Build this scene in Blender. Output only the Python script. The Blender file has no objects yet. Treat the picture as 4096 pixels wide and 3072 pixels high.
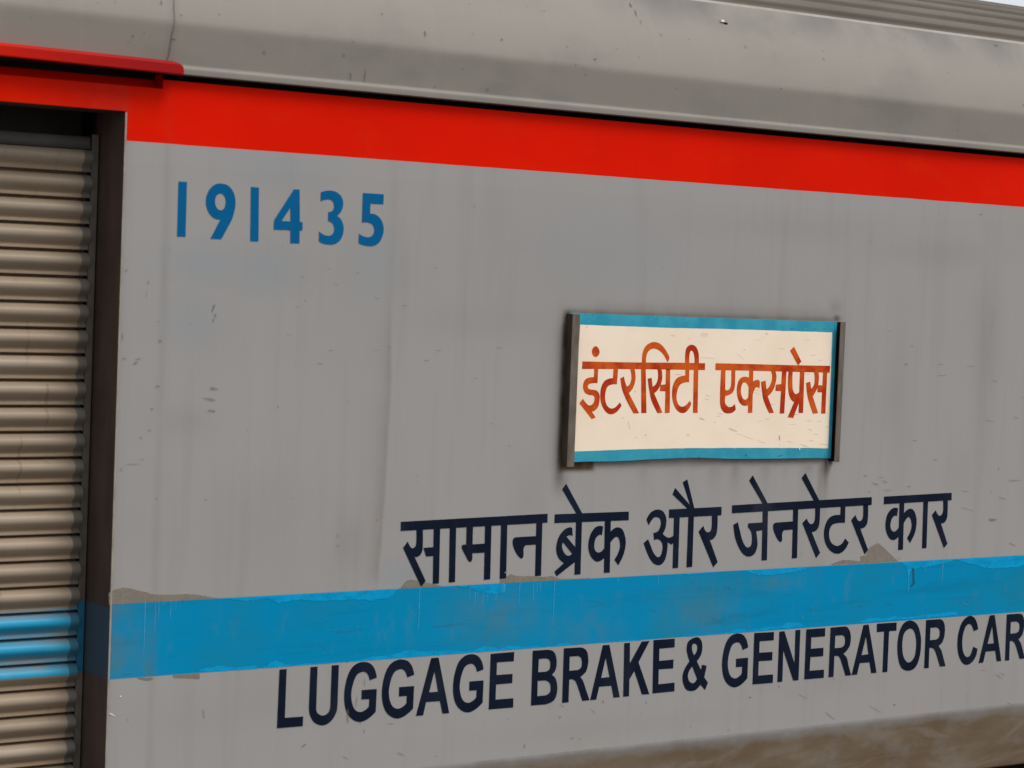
import bpy, math, random
import numpy as np
from mathutils import Vector, Matrix
from mathutils.geometry import tessellate_polygon

random.seed(7)
rng = np.random.default_rng(11)
S = bpy.context.scene
COL = S.collection
R = math.radians

# ------------------------------------------------------------------ camera
cam_data = bpy.data.cameras.new('camera')
cam = bpy.data.objects.new('camera', cam_data)
COL.objects.link(cam)
cam_data.sensor_fit = 'HORIZONTAL'
cam_data.sensor_width = 36.0
cam_data.lens = 9000.0 / 4096.0 * 36.0
cam_data.clip_start = 0.05
cam_data.clip_end = 4000
right, down, fwd = Vector((0.8219094, -0.56828857, 0.03889785)), Vector((0.00626542, -0.05926409, -0.99822268)), Vector((0.56958378, 0.82069231, -0.04514914))
m = Matrix((right, -down, -fwd)).transposed().to_4x4()
m.translation = Vector((0, -6.0, 2.85))
cam.matrix_world = m
cam_data.dof.use_dof = True
cam_data.dof.focus_distance = 7.9
cam_data.dof.aperture_fstop = 4.0
S.camera = cam

# ------------------------------------------------------------------ light
SUN_EL, SUN_ROT = R(54), R(146)
world = bpy.data.worlds.new('World')
S.world = world
world.use_nodes = True
wn = world.node_tree
bg = wn.nodes['Background']
sky = wn.nodes.new('ShaderNodeTexSky')
sky.sky_type = 'NISHITA'
sky.sun_disc = False
sky.sun_elevation = SUN_EL
sky.sun_rotation = SUN_ROT
sky.air_density = 1.0
sky.dust_density = 6.0
sky.ozone_density = 1.0
hs = wn.nodes.new('ShaderNodeHueSaturation')          # overcast: the blue is veiled
hs.inputs['Saturation'].default_value = 0.30
wn.links.new(sky.outputs[0], hs.inputs['Color'])
veil = wn.nodes.new('ShaderNodeMix')                   # thin even cloud over the clear sky
veil.data_type = 'RGBA'
veil.inputs[0].default_value = 0.6
veil.inputs[7].default_value = (6.2, 6.5, 6.95, 1)
wn.links.new(hs.outputs[0], veil.inputs[6])
wn.links.new(veil.outputs[2], bg.inputs['Color'])
bg.inputs['Strength'].default_value = 0.12
sun_data = bpy.data.lights.new('sun', 'SUN')
sun_data.energy = 1.45
sun_data.angle = R(22)
sun_data.color = (1.0, 0.955, 0.90)
sun = bpy.data.objects.new('sun', sun_data)
COL.objects.link(sun)
sd = Vector((math.sin(SUN_ROT) * math.cos(SUN_EL), math.cos(SUN_ROT) * math.cos(SUN_EL), math.sin(SUN_EL)))
sun.rotation_euler = sd.to_track_quat('Z', 'Y').to_euler()
sun.location = (0, -20, 30)
S.view_settings.view_transform = 'Standard'
S.view_settings.look = 'None'
S.view_settings.gamma = 1
S.view_settings.exposure = 0.42
S.view_settings.use_curve_mapping = False

# ------------------------------------------------------------------ node helpers
class NT:
    def __init__(self, name, rough=0.5, spec=0.35, metallic=0.0):
        self.m = bpy.data.materials.new(name)
        self.m.use_nodes = True
        self.t = self.m.node_tree
        self.b = self.t.nodes['Principled BSDF']
        self.b.inputs['Roughness'].default_value = rough
        self.b.inputs['Specular IOR Level'].default_value = spec
        self.b.inputs['Metallic'].default_value = metallic
        tc = self.t.nodes.new('ShaderNodeTexCoord')
        self.co = tc.outputs['Object']
        sp = self.t.nodes.new('ShaderNodeSeparateXYZ')
        self.t.links.new(self.co, sp.inputs[0])
        self.x, self.y, self.z = sp.outputs
    def _in(self, sock, v):
        if isinstance(v, bpy.types.NodeSocket): self.t.links.new(v, sock)
        elif isinstance(v, (tuple, list)): sock.default_value = tuple(v) + ((1,) if len(v) == 3 and len(sock.default_value) == 4 else ())
        else: sock.default_value = v
    def math(self, op, a, b=0.0, c=None, clamp=False):
        n = self.t.nodes.new('ShaderNodeMath'); n.operation = op; n.use_clamp = clamp
        self._in(n.inputs[0], a); self._in(n.inputs[1], b)
        if c is not None: self._in(n.inputs[2], c)
        return n.outputs[0]
    def step(self, v, a, b):                      # smooth 0..1 between a and b
        n = self.t.nodes.new('ShaderNodeMapRange'); n.interpolation_type = 'SMOOTHSTEP'
        self._in(n.inputs[0], v); n.inputs[1].default_value = a; n.inputs[2].default_value = b
        n.inputs[3].default_value = 0; n.inputs[4].default_value = 1
        return n.outputs[0]
    def noise(self, scale, detail=4, rough=0.55, stretch=(1, 1, 1), offset=(0, 0, 0), distort=0.0):
        mp = self.t.nodes.new('ShaderNodeMapping')
        mp.inputs['Scale'].default_value = stretch; mp.inputs['Location'].default_value = offset
        self.t.links.new(self.co, mp.inputs[0])
        n = self.t.nodes.new('ShaderNodeTexNoise')
        n.inputs['Scale'].default_value = scale; n.inputs['Detail'].default_value = detail
        n.inputs['Roughness'].default_value = rough; n.inputs['Distortion'].default_value = distort
        self.t.links.new(mp.outputs[0], n.inputs['Vector'])
        return n.outputs['Fac']
    def specks(self, scale, size, keep, stretch=(1, 1, 1), offset=(0, 0, 0)):
        mp = self.t.nodes.new('ShaderNodeMapping')
        mp.inputs['Scale'].default_value = stretch; mp.inputs['Location'].default_value = offset
        self.t.links.new(self.co, mp.inputs[0])
        v = self.t.nodes.new('ShaderNodeTexVoronoi'); v.inputs['Scale'].default_value = scale
        self.t.links.new(mp.outputs[0], v.inputs['Vector'])
        near = self.math('SUBTRACT', 1, self.step(v.outputs['Distance'], size * .5, size))
        sp = self.t.nodes.new('ShaderNodeSeparateColor'); self.t.links.new(v.outputs['Color'], sp.inputs[0])
        return self.math('MULTIPLY', near, self.math('LESS_THAN', sp.outputs[0], keep))
    def mix(self, f, a, b, mode='MIX'):
        n = self.t.nodes.new('ShaderNodeMix'); n.data_type = 'RGBA'; n.blend_type = mode
        self._in(n.inputs[0], f); self._in(n.inputs[6], a); self._in(n.inputs[7], b)
        return n.outputs[2]
    def attr(self, name):
        n = self.t.nodes.new('ShaderNodeAttribute'); n.attribute_name = name
        return n.outputs['Fac']
    def color(self, c): self._in(self.b.inputs['Base Color'], c)
    def rough(self, v): self._in(self.b.inputs['Roughness'], v)
    def bump(self, h, strength, dist):
        n = self.t.nodes.new('ShaderNodeBump'); n.inputs['Strength'].default_value = strength; n.inputs['Distance'].default_value = dist
        self._in(n.inputs['Height'], h); self.t.links.new(n.outputs[0], self.b.inputs['Normal'])
    def alpha(self, v): self._in(self.b.inputs['Alpha'], v)

RED_Z = 3.2140
BLUE_LO, BLUE_HI = 1.6475, 1.8695
GREY = (0.290, 0.282, 0.276)
RED = (0.65, 0.0078, 0.00005)
BLUE = (0.0001, 0.206, 0.400)
FRESH = (0.0003, 0.285, 0.555)

def wear_mix(n, c, amount=1.0):
    """soft weathering shared by the painted body panels"""
    big = n.noise(1.3, 3, .5)
    c = n.mix(n.math('MULTIPLY', n.step(big, .45, .75), .22 * amount), c, (.235, .21, .185))
    st = n.noise(3.0, 5, .6, (4.5, 1, .28))
    c = n.mix(n.math('MULTIPLY', n.step(st, .48, .74), .19 * amount), c, (.185, .172, .155))
    st2 = n.noise(5.0, 4, .6, (3.5, 1, .22), (4, 0, 1))
    c = n.mix(n.math('MULTIPLY', n.step(st2, .52, .78), .14 * amount), c, (.32, .31, .305))
    fine = n.noise(160, 2, .6)
    c = n.mix(n.math('MULTIPLY', fine, .09), c, (.16, .15, .14))
    sp = n.specks(30, .09, .05)
    c = n.mix(n.math('MULTIPLY', sp, .45 * amount), c, (.12, .09, .07))
    return c

def mat_wall():
    n = NT('wall_paint', .55, .03)
    c = wear_mix(n, GREY)
    # newer coat just under the red band
    c = n.mix(n.math('MULTIPLY', n.step(n.z, 3.150, 3.156), .16), c, (.31, .305, .30))
    c = n.mix(n.math('MULTIPLY', n.attr('cool'), .45), c, (.19, .235, .27))
    # blue band, dusty and wiped
    wob = n.math('MULTIPLY', n.math('SUBTRACT', n.noise(9, 4), .5), .006)
    zz = n.math('ADD', n.z, wob)
    bl = n.mix(n.math('MULTIPLY', n.step(n.noise(2.3, 5, .6, (1, 1, 1.6)), .42, .72), .55), BLUE, (.012, .165, .245))
    wipe = n.noise(3.2, 6, .65, (.45, 1, 5), (0, 0, 0), .6)
    bl = n.mix(n.math('MULTIPLY', n.step(wipe, .48, .70), .38), bl, (.004, .125, .215))
    bl = n.mix(n.math('MULTIPLY', n.step(n.noise(6, 5, .7, (2, 1, .8), (3, 0, 0)), .55, .78), .35), bl, (.085, .165, .19))
    bl = n.mix(n.math('MULTIPLY', n.step(n.noise(120, 2), .5, .8), .18), bl, (.05, .13, .16))
    bl = n.mix(n.math('MULTIPLY', n.math('MULTIPLY', n.attr('bluedirt'), n.step(n.noise(16, 6, .7, (1, 1, .6), (1, 0, 0)), .25, .7)), .75, None, True), bl, (.075, .150, .165))
    e = .0018
    inb = n.math('MULTIPLY', n.step(n.z, BLUE_LO - e, BLUE_LO + e), n.math('SUBTRACT', 1, n.step(n.z, BLUE_HI - e, BLUE_HI + e)))
    c = n.mix(inb, c, bl)
    # red band
    rd = n.mix(n.math('MULTIPLY', n.step(n.noise(1.6, 4), .4, .7), .55), RED, (.54, .0055, .0001))
    rd = n.mix(n.math('MULTIPLY', n.step(n.noise(4, 5, .6, (1, 1, 2)), .5, .75), .35), rd, (.62, .020, .0004))
    rd = n.mix(n.math('MULTIPLY', n.step(n.noise(7, 6, .7, (2.5, 1, .5), (0, 0, 5)), .62, .8), .2), rd, (.30, .02, .012))
    rz_ = n.math('ADD', n.z, n.math('MULTIPLY', n.math('SUBTRACT', n.noise(7, 5, .6), .5), .0035))
    rd = n.mix(n.math('MULTIPLY', n.step(n.noise(4, 5, .65, (6, 1, .35), (8, 0, 0)), .58, .78), .22), rd, (.33, .012, .006))
    rd = n.mix(n.math('MULTIPLY', n.specks(40, .07, .06), .5), rd, (.30, .06, .03))
    c = n.mix(n.step(rz_, RED_Z - .0012, RED_Z + .0012), c, rd)
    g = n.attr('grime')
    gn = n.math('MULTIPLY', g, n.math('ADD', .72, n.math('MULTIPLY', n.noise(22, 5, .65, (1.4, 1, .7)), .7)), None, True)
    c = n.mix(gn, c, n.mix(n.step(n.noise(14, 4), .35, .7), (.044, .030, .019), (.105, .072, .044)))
    n.color(c)
    n.rough(n.math('ADD', .42, n.math('MULTIPLY', n.noise(5, 4), .25)))
    n.bump(n.noise(1.7, 2, .5), .12, .02)
    return n.m

def mat_roof():
    n = NT('roof_paint', .55, .16)
    c = wear_mix(n, (.222, .205, .178), .9)
    blot = n.noise(3.2, 4, .6, (.6, 1, 1.2), (2, 0, 0))
    c = n.mix(n.math('MULTIPLY', n.step(blot, .48, .72), .42), c, (.135, .126, .117))
    # soot gathered under the corrugated sheet
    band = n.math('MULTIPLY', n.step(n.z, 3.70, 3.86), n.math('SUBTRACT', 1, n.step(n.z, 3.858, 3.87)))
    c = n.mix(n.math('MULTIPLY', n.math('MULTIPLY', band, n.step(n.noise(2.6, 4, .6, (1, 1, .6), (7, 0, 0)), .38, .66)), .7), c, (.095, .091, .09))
    # old weld seam with a dirty crack
    wob = n.math('MULTIPLY', n.math('SUBTRACT', n.noise(16, 3), .5), .014)
    lean = n.math('MULTIPLY', n.math('SUBTRACT', n.z, 3.62), -.10)
    dx = n.math('ABSOLUTE', n.math('SUBTRACT', n.math('ADD', n.math('ADD', n.x, wob), lean), 2.905))
    crack = n.math('SUBTRACT', 1, n.step(dx, .001, .0055))
    crack = n.math('MULTIPLY', crack, n.step(n.noise(11, 4, .6, (1, 1, 1)), .32, .55))
    c = n.mix(n.math('MULTIPLY', crack, .62), c, (.055, .04, .038))
    halo = n.math('SUBTRACT', 1, n.step(dx, .004, .03))
    c = n.mix(n.math('MULTIPLY', halo, .16), c, (.09, .075, .07))
    sp = n.specks(11, .10, .22)
    c = n.mix(n.math('MULTIPLY', sp, .40), c, (.09, .075, .065))
    sp = n.specks(26, .11, .10, (1, 1, 1), (3, 1, 2))
    c = n.mix(n.math('MULTIPLY', sp, .6), c, (.075, .062, .055))
    n.color(c)
    n.bump(n.noise(2.2, 2, .5, (.5, 1, 1.2)), .10, .02)
    return n.m

def mat_simple(name, c1, c2, scale=6, stretch=(1, 1, 1), rough=.6, spec=.3, fine=.12, metallic=0, lo=.35, hi=.7):
    n = NT(name, rough, spec, metallic)
    c = n.mix(n.step(n.noise(scale, 5, .62, stretch), lo, hi), c1, c2)
    c = n.mix(n.math('MULTIPLY', n.noise(150, 2), fine), c, tuple(v * .4 for v in c1))
    n.color(c)
    return n.m

def mat_skirt():
    n = NT('dusty_skirt', .7, .2)
    base = wear_mix(n, GREY, .8)
    dust = n.mix(n.step(n.noise(3, 5, .6, (.8, 1, 2)), .35, .7), (.152, .102, .058), (.205, .155, .100))
    dust = n.mix(n.math('MULTIPLY', n.step(n.noise(5, 6, .7, (.5, 1, 7), (0, 0, 3), .8), .5, .72), .35), dust, (.12, .08, .046))
    f = n.math('ADD', n.math('SUBTRACT', 1, n.step(n.z, 1.225, 1.292)), n.math('MULTIPLY', n.math('SUBTRACT', n.noise(5, 6, .68, (1, 1, 1.5)), .5), 1.9), None, True)
    c = n.mix(n.math('MULTIPLY', f, .95, None, True), base, dust)
    # rubbed, half-cleaned wipes
    rub = n.noise(2.1, 5, .6, (.9, 1, 2.2), (9, 0, 4), 1.6)
    c = n.mix(n.math('MULTIPLY', n.step(rub, .54, .66), .45), c, (.250, .215, .175))
    line = n.noise(2.0, 5, .7, (.18, 1, 26), (0, 0, 0))
    c = n.mix(n.math('MULTIPLY', n.step(line, .57, .70), .38), c, (.26, .21, .15))
    n.color(c)
    return n.m

def band(n):
    e = .0025
    return n.math('MULTIPLY', n.step(n.z, BLUE_LO - .006 - e, BLUE_LO - .006 + e), n.math('SUBTRACT', 1, n.step(n.z, BLUE_HI - .030 - e, BLUE_HI - .030 + e)))

def mat_slat():
    n = NT('shutter_paint', .55, .12)
    c = n.mix(n.step(n.noise(4, 4, .6, (.6, 1, 3)), .35, .7), (.275, .218, .160), (.315, .260, .200))
    geo = n.t.nodes.new('ShaderNodeNewGeometry')
    sp = n.t.nodes.new('ShaderNodeSeparateXYZ'); n.t.links.new(geo.outputs['True Normal'], sp.inputs[0])
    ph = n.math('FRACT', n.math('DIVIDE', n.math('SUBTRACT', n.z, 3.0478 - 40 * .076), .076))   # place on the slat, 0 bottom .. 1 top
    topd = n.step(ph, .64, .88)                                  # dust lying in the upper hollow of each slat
    low_tone = n.math('SUBTRACT', 1, n.step(ph, .20, .36))  # lower curve and lip darkened with the same brown
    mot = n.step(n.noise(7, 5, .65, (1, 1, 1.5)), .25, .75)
    dust = n.math('MULTIPLY', n.math('MAXIMUM', topd, low_tone), n.math('ADD', .30, n.math('MULTIPLY', mot, .55)))
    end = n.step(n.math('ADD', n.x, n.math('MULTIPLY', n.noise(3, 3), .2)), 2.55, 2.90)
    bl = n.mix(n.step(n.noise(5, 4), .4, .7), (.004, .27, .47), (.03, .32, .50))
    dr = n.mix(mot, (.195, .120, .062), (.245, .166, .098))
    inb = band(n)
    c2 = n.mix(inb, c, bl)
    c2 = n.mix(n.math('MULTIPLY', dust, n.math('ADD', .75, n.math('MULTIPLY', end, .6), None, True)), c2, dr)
    rust = n.math('MULTIPLY', n.step(n.noise(9, 5, .7, (2, 1, .8), (5, 0, 0)), .64, .78), .35)
    c2 = n.mix(rust, c2, (.17, .085, .045))
    ends = n.step(n.x, 2.7125, 2.7165)                            # slat ends rubbed grey by the guide
    endc = n.mix(inb, n.mix(mot, (.075, .074, .07), (.11, .105, .095)), (.02, .11, .17))
    c2 = n.mix(n.math('MULTIPLY', ends, .85), c2, endc)
    idn = n.t.nodes.new('ShaderNodeTexWhiteNoise'); idn.noise_dimensions = '1D'
    n._in(idn.inputs['W'], n.math('FLOOR', n.math('DIVIDE', n.math('SUBTRACT', n.z, 3.0478 - 40 * .076), .076)))
    c2 = n.mix(n.math('MULTIPLY', idn.outputs['Value'], .30), c2, n.mix(mot, (.12, .085, .055), (.19, .15, .11)))
    scr = n.step(n.noise(6, 4, .6, (.25, 1, 30), (3, 0, 7)), .66, .74)
    c2 = n.mix(n.math('MULTIPLY', scr, .35), c2, (.40, .36, .31))
    run = n.math('MULTIPLY', n.step(n.noise(9, 3, .5, (6, 1, .35), (1, 0, 0)), .66, .74), .4)
    c2 = n.mix(run, c2, (.13, .075, .045))
    n.color(c2)
    n.rough(n.math('ADD', .34, n.math('MULTIPLY', n.math('ADD', dust, ends), .4)))
    return n.m

def mat_jamb(name, c1, c2, blue, rough=.6):
    n = NT(name, rough, .25)
    c = n.mix(n.step(n.noise(5, 5, .65, (2, 2, .6)), .35, .7), c1, c2)
    c = n.mix(n.specks(18, .08, .06), c, (.12, .10, .09))
    inb = n.math('MULTIPLY', n.step(n.z, BLUE_LO - .004, BLUE_LO + .002), n.math('SUBTRACT', 1, n.step(n.z, BLUE_HI - .016, BLUE_HI - .010)))
    n.color(n.mix(inb, c, blue))
    return n.m

def mat_mark(name, col, alpha, rough=.6):
    n = NT(name, rough, .2)
    n.color(col)
    n.alpha(n.math('MULTIPLY', n.math('ADD', .10, n.math('MULTIPLY', n.noise(120, 3, .6), 1.25)), alpha, None, True))
    return n.m

def mat_drip(name):
    n = NT(name, .5, .3)
    lo = n.mix(n.noise(60, 3), (.06, .36, .66), (.16, .44, .64))
    c = n.mix(n.step(n.z, BLUE_HI - .001, BLUE_HI + .001), lo, (.31, .275, .24))
    n.color(c)
    n.alpha(n.math('ADD', .25, n.math('MULTIPLY', n.noise(40, 3, .6, (1, 1, .3)), .8), None, True))
    return n.m

def mat_patch(name, c1, c2, lo, hi):
    n = NT(name, .55, .08)
    n.color(n.mix(n.step(n.noise(9, 5, .62, (1, 1, 1.6)), .35, .7), c1, c2))
    f = n.step(n.noise(26, 6, .72, (.8, 1, 1.4)), .28, .60)
    n.alpha(n.math('ADD', lo, n.math('MULTIPLY', f, hi - lo)))
    return n.m

def mat_vinyl():
    n = NT('navy_vinyl', .5, .06)
    c = n.mix(n.step(n.noise(6, 4), .4, .7), (.0035, .0068, .0175), (.0062, .0108, .0245))
    dust = n.noise(3.5, 5, .65, (1.5, 1, .6))
    c = n.mix(n.math('MULTIPLY', n.step(dust, .52, .78), .12), c, (.12, .11, .105))
    scr = n.step(n.noise(7, 4, .65, (.3, 1, 14), (2, 0, 5), .5), .68, .75)
    c = n.mix(n.math('MULTIPLY', scr, .14), c, (.22, .20, .19))
    n.color(c)
    return n.m

def mat_gutter():
    n = NT('red_gutter_paint', .5, .08)
    f = n.step(n.math('ADD', n.x, n.math('MULTIPLY', n.noise(4, 4), .3)), 2.45, 2.95)       # fresher coat to the left
    n.color(n.mix(f, (.50, .0095, .0006), (.29, .0055, .0065)))
    return n.m

def mat_boardtext():
    n = NT('board_letter_paint', .5, .1)
    c = n.mix(n.step(n.noise(10, 5, .6), .38, .62), (.36, .022, .003), (.53, .085, .008))
    c = n.mix(n.math('MULTIPLY', n.step(n.noise(24, 4, .6, (1, 1, .5), (4, 0, 0)), .52, .7), .65), c, (.32, .018, .004))
    n.color(c)
    return n.m

def mat_cream():
    n = NT('board_cream_paint', .42, .35)
    c = n.mix(n.step(n.noise(5, 5, .6), .35, .7), (.81, .685, .545), (.785, .645, .495))
    c = n.mix(n.math('MULTIPLY', n.step(n.noise(7, 5, .7, (.6, 1, 2), (2, 0, 0)), .56, .78), .30), c, (.66, .49, .34))
    c = n.mix(n.math('MULTIPLY', n.noise(130, 2), .05), c, (.5, .36, .25))
    n.color(c)
    return n.m

def mat_boardblue():
    n = NT('board_blue_paint', .45, .2)
    c = n.mix(n.step(n.noise(11, 5, .6), .35, .68), (.016, .235, .345), (.035, .295, .39))
    c = n.mix(n.math('MULTIPLY', n.step(n.noise(24, 5, .7), .55, .75), .35), c, (.02, .145, .20))
    c = n.mix(n.math('MULTIPLY', n.specks(60, .13, .12), .7), c, (.35, .40, .40))
    n.color(c)
    return n.m

M = dict(
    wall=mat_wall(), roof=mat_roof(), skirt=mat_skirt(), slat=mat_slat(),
    corrugated=mat_simple('corrugated_roof_paint', (.135, .118, .098), (.098, .085, .071), 4, (.25, 1, 1), .7, .1),
    navy=mat_vinyl(),
    numblue=mat_simple('blue_number_paint', (.0004, .088, .225), (.0004, .100, .25), 9, rough=.5, spec=.06, fine=.05),
    brown=mat_patch('bare_filler', (.228, .196, .160), (.205, .173, .138), .45, .85),
    fresh=mat_patch('fresh_blue_paint', FRESH, (.0003, .255, .50), .70, 1.0),
    teal=mat_mark('teal_smear', (.005, .09, .125), .75), drip=mat_drip('paint_drip'),
    d=mat_mark('dark_scuff', (.06, .05, .045), .38), k=mat_mark('brown_scuff', (.16, .095, .055), .50),
    w=mat_mark('chipped_white', (.75, .70, .60), 1.6), r=mat_mark('reddish_scuff', (.30, .13, .10), .35),
    rs=mat_mark('roof_speck', (.045, .038, .034), .60),
    b=mat_mark('board_scratch', (.50, .28, .16), .40), c=mat_mark('faint_smudge', (.45, .30, .22), .14), bd=mat_mark('board_dent', (.07, .05, .04), .65),
    jamb=mat_jamb('dark_jamb_paint', (.060, .040, .032), (.088, .060, .049), (.046, .068, .090)),
    guide=mat_jamb('guide_rail_paint', (.085, .069, .056), (.120, .100, .083), (.010, .105, .185)),
    edge=mat_simple('bare_edge', (.30, .27, .22), (.22, .19, .15), 20),
    lintel=mat_simple('lintel_paint', (.085, .075, .073), (.060, .053, .050), 6),
    black=mat_simple('gap_shade_clip_black', (.012, .011, .010), (.018, .016, .015), 5, rough=.8, spec=.1),  # black puts shade into slots and channels; also colours the clip
    canopy=mat_gutter(),
    steel=mat_simple('weathered_steel', (.138, .110, .086), (.085, .066, .050), 26, (2, 1, .4), .5, .4, .15),
    grimesteel=mat_simple('grimy_steel', (.040, .032, .025), (.065, .052, .040), 22, (1, 1, .4), .7, .2),
    boardtext=mat_boardtext(), cream=mat_cream(), boardblue=mat_boardblue(),
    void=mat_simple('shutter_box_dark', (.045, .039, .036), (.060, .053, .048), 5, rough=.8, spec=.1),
    lipedge=mat_simple('roof_edge_highlight', (.30, .28, .25), (.24, .22, .19), 9),  # paler than the roof: the edge's sky-lit line painted in
    under=mat_simple('underframe_black', (.010, .009, .008), (.016, .013, .011), 5, rough=.9, spec=.1),
    ground=mat_simple('ballast_ground', (.13, .115, .10), (.20, .18, .155), 9, rough=.9, spec=.1, fine=.5),
)

# ------------------------------------------------------------------ mesh helpers
class MB:
    """collects faces of one mesh; each face has a material slot"""
    def __init__(self): self.v, self.f, self.mi, self.mats, self.sm = [], [], [], [], []
    def slot(self, mat):
        if mat not in self.mats: self.mats.append(mat)
        return self.mats.index(mat)
    def add(self, verts, faces, mat, smooth=False):
        o = len(self.v); s = self.slot(mat)
        self.v += [tuple(p) for p in verts]
        for f in faces:
            self.f.append(tuple(i + o for i in f)); self.mi.append(s); self.sm.append(smooth)
    def box(self, x0, x1, y0, y1, z0, z1, mat):
        v = [(x, y, z) for x in (x0, x1) for y in (y0, y1) for z in (z0, z1)]
        self.add(v, [(0, 1, 3, 2), (4, 6, 7, 5), (0, 4, 5, 1), (2, 3, 7, 6), (0, 2, 6, 4), (1, 5, 7, 3)], mat)
    def extrude(self, prof, x0, x1, mat, smooth=False, nx=1):
        """open (y, z) profile swept along X"""
        xs = [x0 + (x1 - x0) * i / nx for i in range(nx + 1)]
        v = [(x, y, z) for x in xs for (y, z) in prof]
        n = len(prof)
        f = [(i * n + j, (i + 1) * n + j, (i + 1) * n + j + 1, i * n + j + 1) for i in range(nx) for j in range(n - 1)]
        self.add(v, f, mat, smooth)
    def poly(self, rings, y, mat, back=None):
        """flat outline with holes in the XZ plane at depth y; back = rear depth gives it sides"""
        pts = [[Vector((x, z, 0)) for x, z in r] for r in rings]
        tri = tessellate_polygon(pts)
        flat = [(p.x, y, p.y) for r in pts for p in r]
        self.add(flat, tri, mat)
        if back is not None:
            for r in rings:
                k = len(r)
                self.add([(x, y, z) for x, z in r] + [(x, back, z) for x, z in r], [(i, (i + 1) % k, k + (i + 1) % k, k + i) for i in range(k)], mat)
    def build(self, name, parent=None, label=None):
        me = bpy.data.meshes.new(name)
        me.from_pydata(self.v, [], self.f)
        for mt in self.mats: me.materials.append(mt)
        me.polygons.foreach_set('material_index', self.mi)
        me.polygons.foreach_set('use_smooth', self.sm)
        me.update()
        o = bpy.data.objects.new(name, me)
        COL.objects.link(o)
        if parent is not None:
            o.parent = parent
            w = Matrix.Identity(4); p = parent
            while p is not None:
                w = Matrix.Translation(p.location) @ w if p.type == 'EMPTY' else w
                p = p.parent
            if parent.type == 'EMPTY': o.matrix_parent_inverse = w.inverted()
        if label: o['label'] = label
        return o

def parse(text):
    """outlines in tenths of a millimetre on the wall; 's' marks a smooth point"""
    out = []
    for line in text.strip().split('\n'):
        rings = []
        for part in line.split('|'):
            p = [(int(a.split(',')[0]) * 1e-4, int(a.split(',')[1].rstrip('s')) * 1e-4, a.endswith('s')) for a in part.split()]
            rings.append(smooth_ring(p))
        out.append(rings)
    return out

def smooth_ring(p, sub=5):
    n = len(p); r = []
    for i in range(n):
        a, b = p[i], p[(i + 1) % n]
        r.append((a[0], a[1]))
        if not (a[2] or b[2]): continue
        pa, pb = p[i - 1], p[(i + 2) % n]
        ln = math.hypot(b[0] - a[0], b[1] - a[1])
        def tan(q0, q1):
            dx, dz = q1[0] - q0[0], q1[1] - q0[1]; d = math.hypot(dx, dz) or 1
            return dx / d * ln, dz / d * ln
        ta = tan(pa, b) if a[2] else None
        tb = tan(a, pb) if b[2] else None
        if ta is None: ta = (1.5 * (b[0] - a[0]) - .5 * tb[0], 1.5 * (b[1] - a[1]) - .5 * tb[1])
        if tb is None: tb = (1.5 * (b[0] - a[0]) - .5 * ta[0], 1.5 * (b[1] - a[1]) - .5 * ta[1])
        for k in range(1, sub):
            t = k / sub; t2, t3 = t * t, t * t * t
            h = (2 * t3 - 3 * t2 + 1, t3 - 2 * t2 + t, -2 * t3 + 3 * t2, t3 - t2)
            r.append(tuple(h[0] * a[j] + h[1] * ta[j] + h[2] * b[j] + h[3] * tb[j] for j in (0, 1)))
    return r

def ragged(ring, lo, hi, amp):
    """subdivide an outline and roughen the edges that are not on the band's own edge"""
    n = len(ring); out = []
    for i in range(n):
        a, b = ring[i], ring[(i + 1) % n]
        k = max(1, int(math.hypot(b[0] - a[0], b[1] - a[1]) / .005))
        for j in range(k):
            t = j / k
            x, z = a[0] + (b[0] - a[0]) * t, a[1] + (b[1] - a[1]) * t
            x += random.uniform(-amp, amp); z += random.uniform(-amp, amp)
            out.append((x, min(max(z, lo), hi)))
    res = [out[0]]
    for q in out[1:]:
        if math.hypot(q[0] - res[-1][0], q[1] - res[-1][1]) > 2e-4: res.append(q)
    return res

def add_marks(mb, marks, y, mats):
    for k, lst in marks.items():
        for (x, z, ax, az, bx, bz) in lst:
            ring = []
            for i in range(12):
                t = 2 * math.pi * i / 12; j = random.uniform(.65, 1.2)
                ring.append((x + j * (ax * math.cos(t) + bx * math.sin(t)), z + j * (az * math.cos(t) + bz * math.sin(t))))
            mb.add([(x, y, z)] + [(a, y, b) for a, b in ring], [(0, 1 + i, 1 + (i + 1) % 12) for i in range(12)], mats[k])
            y -= 2e-6

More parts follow.
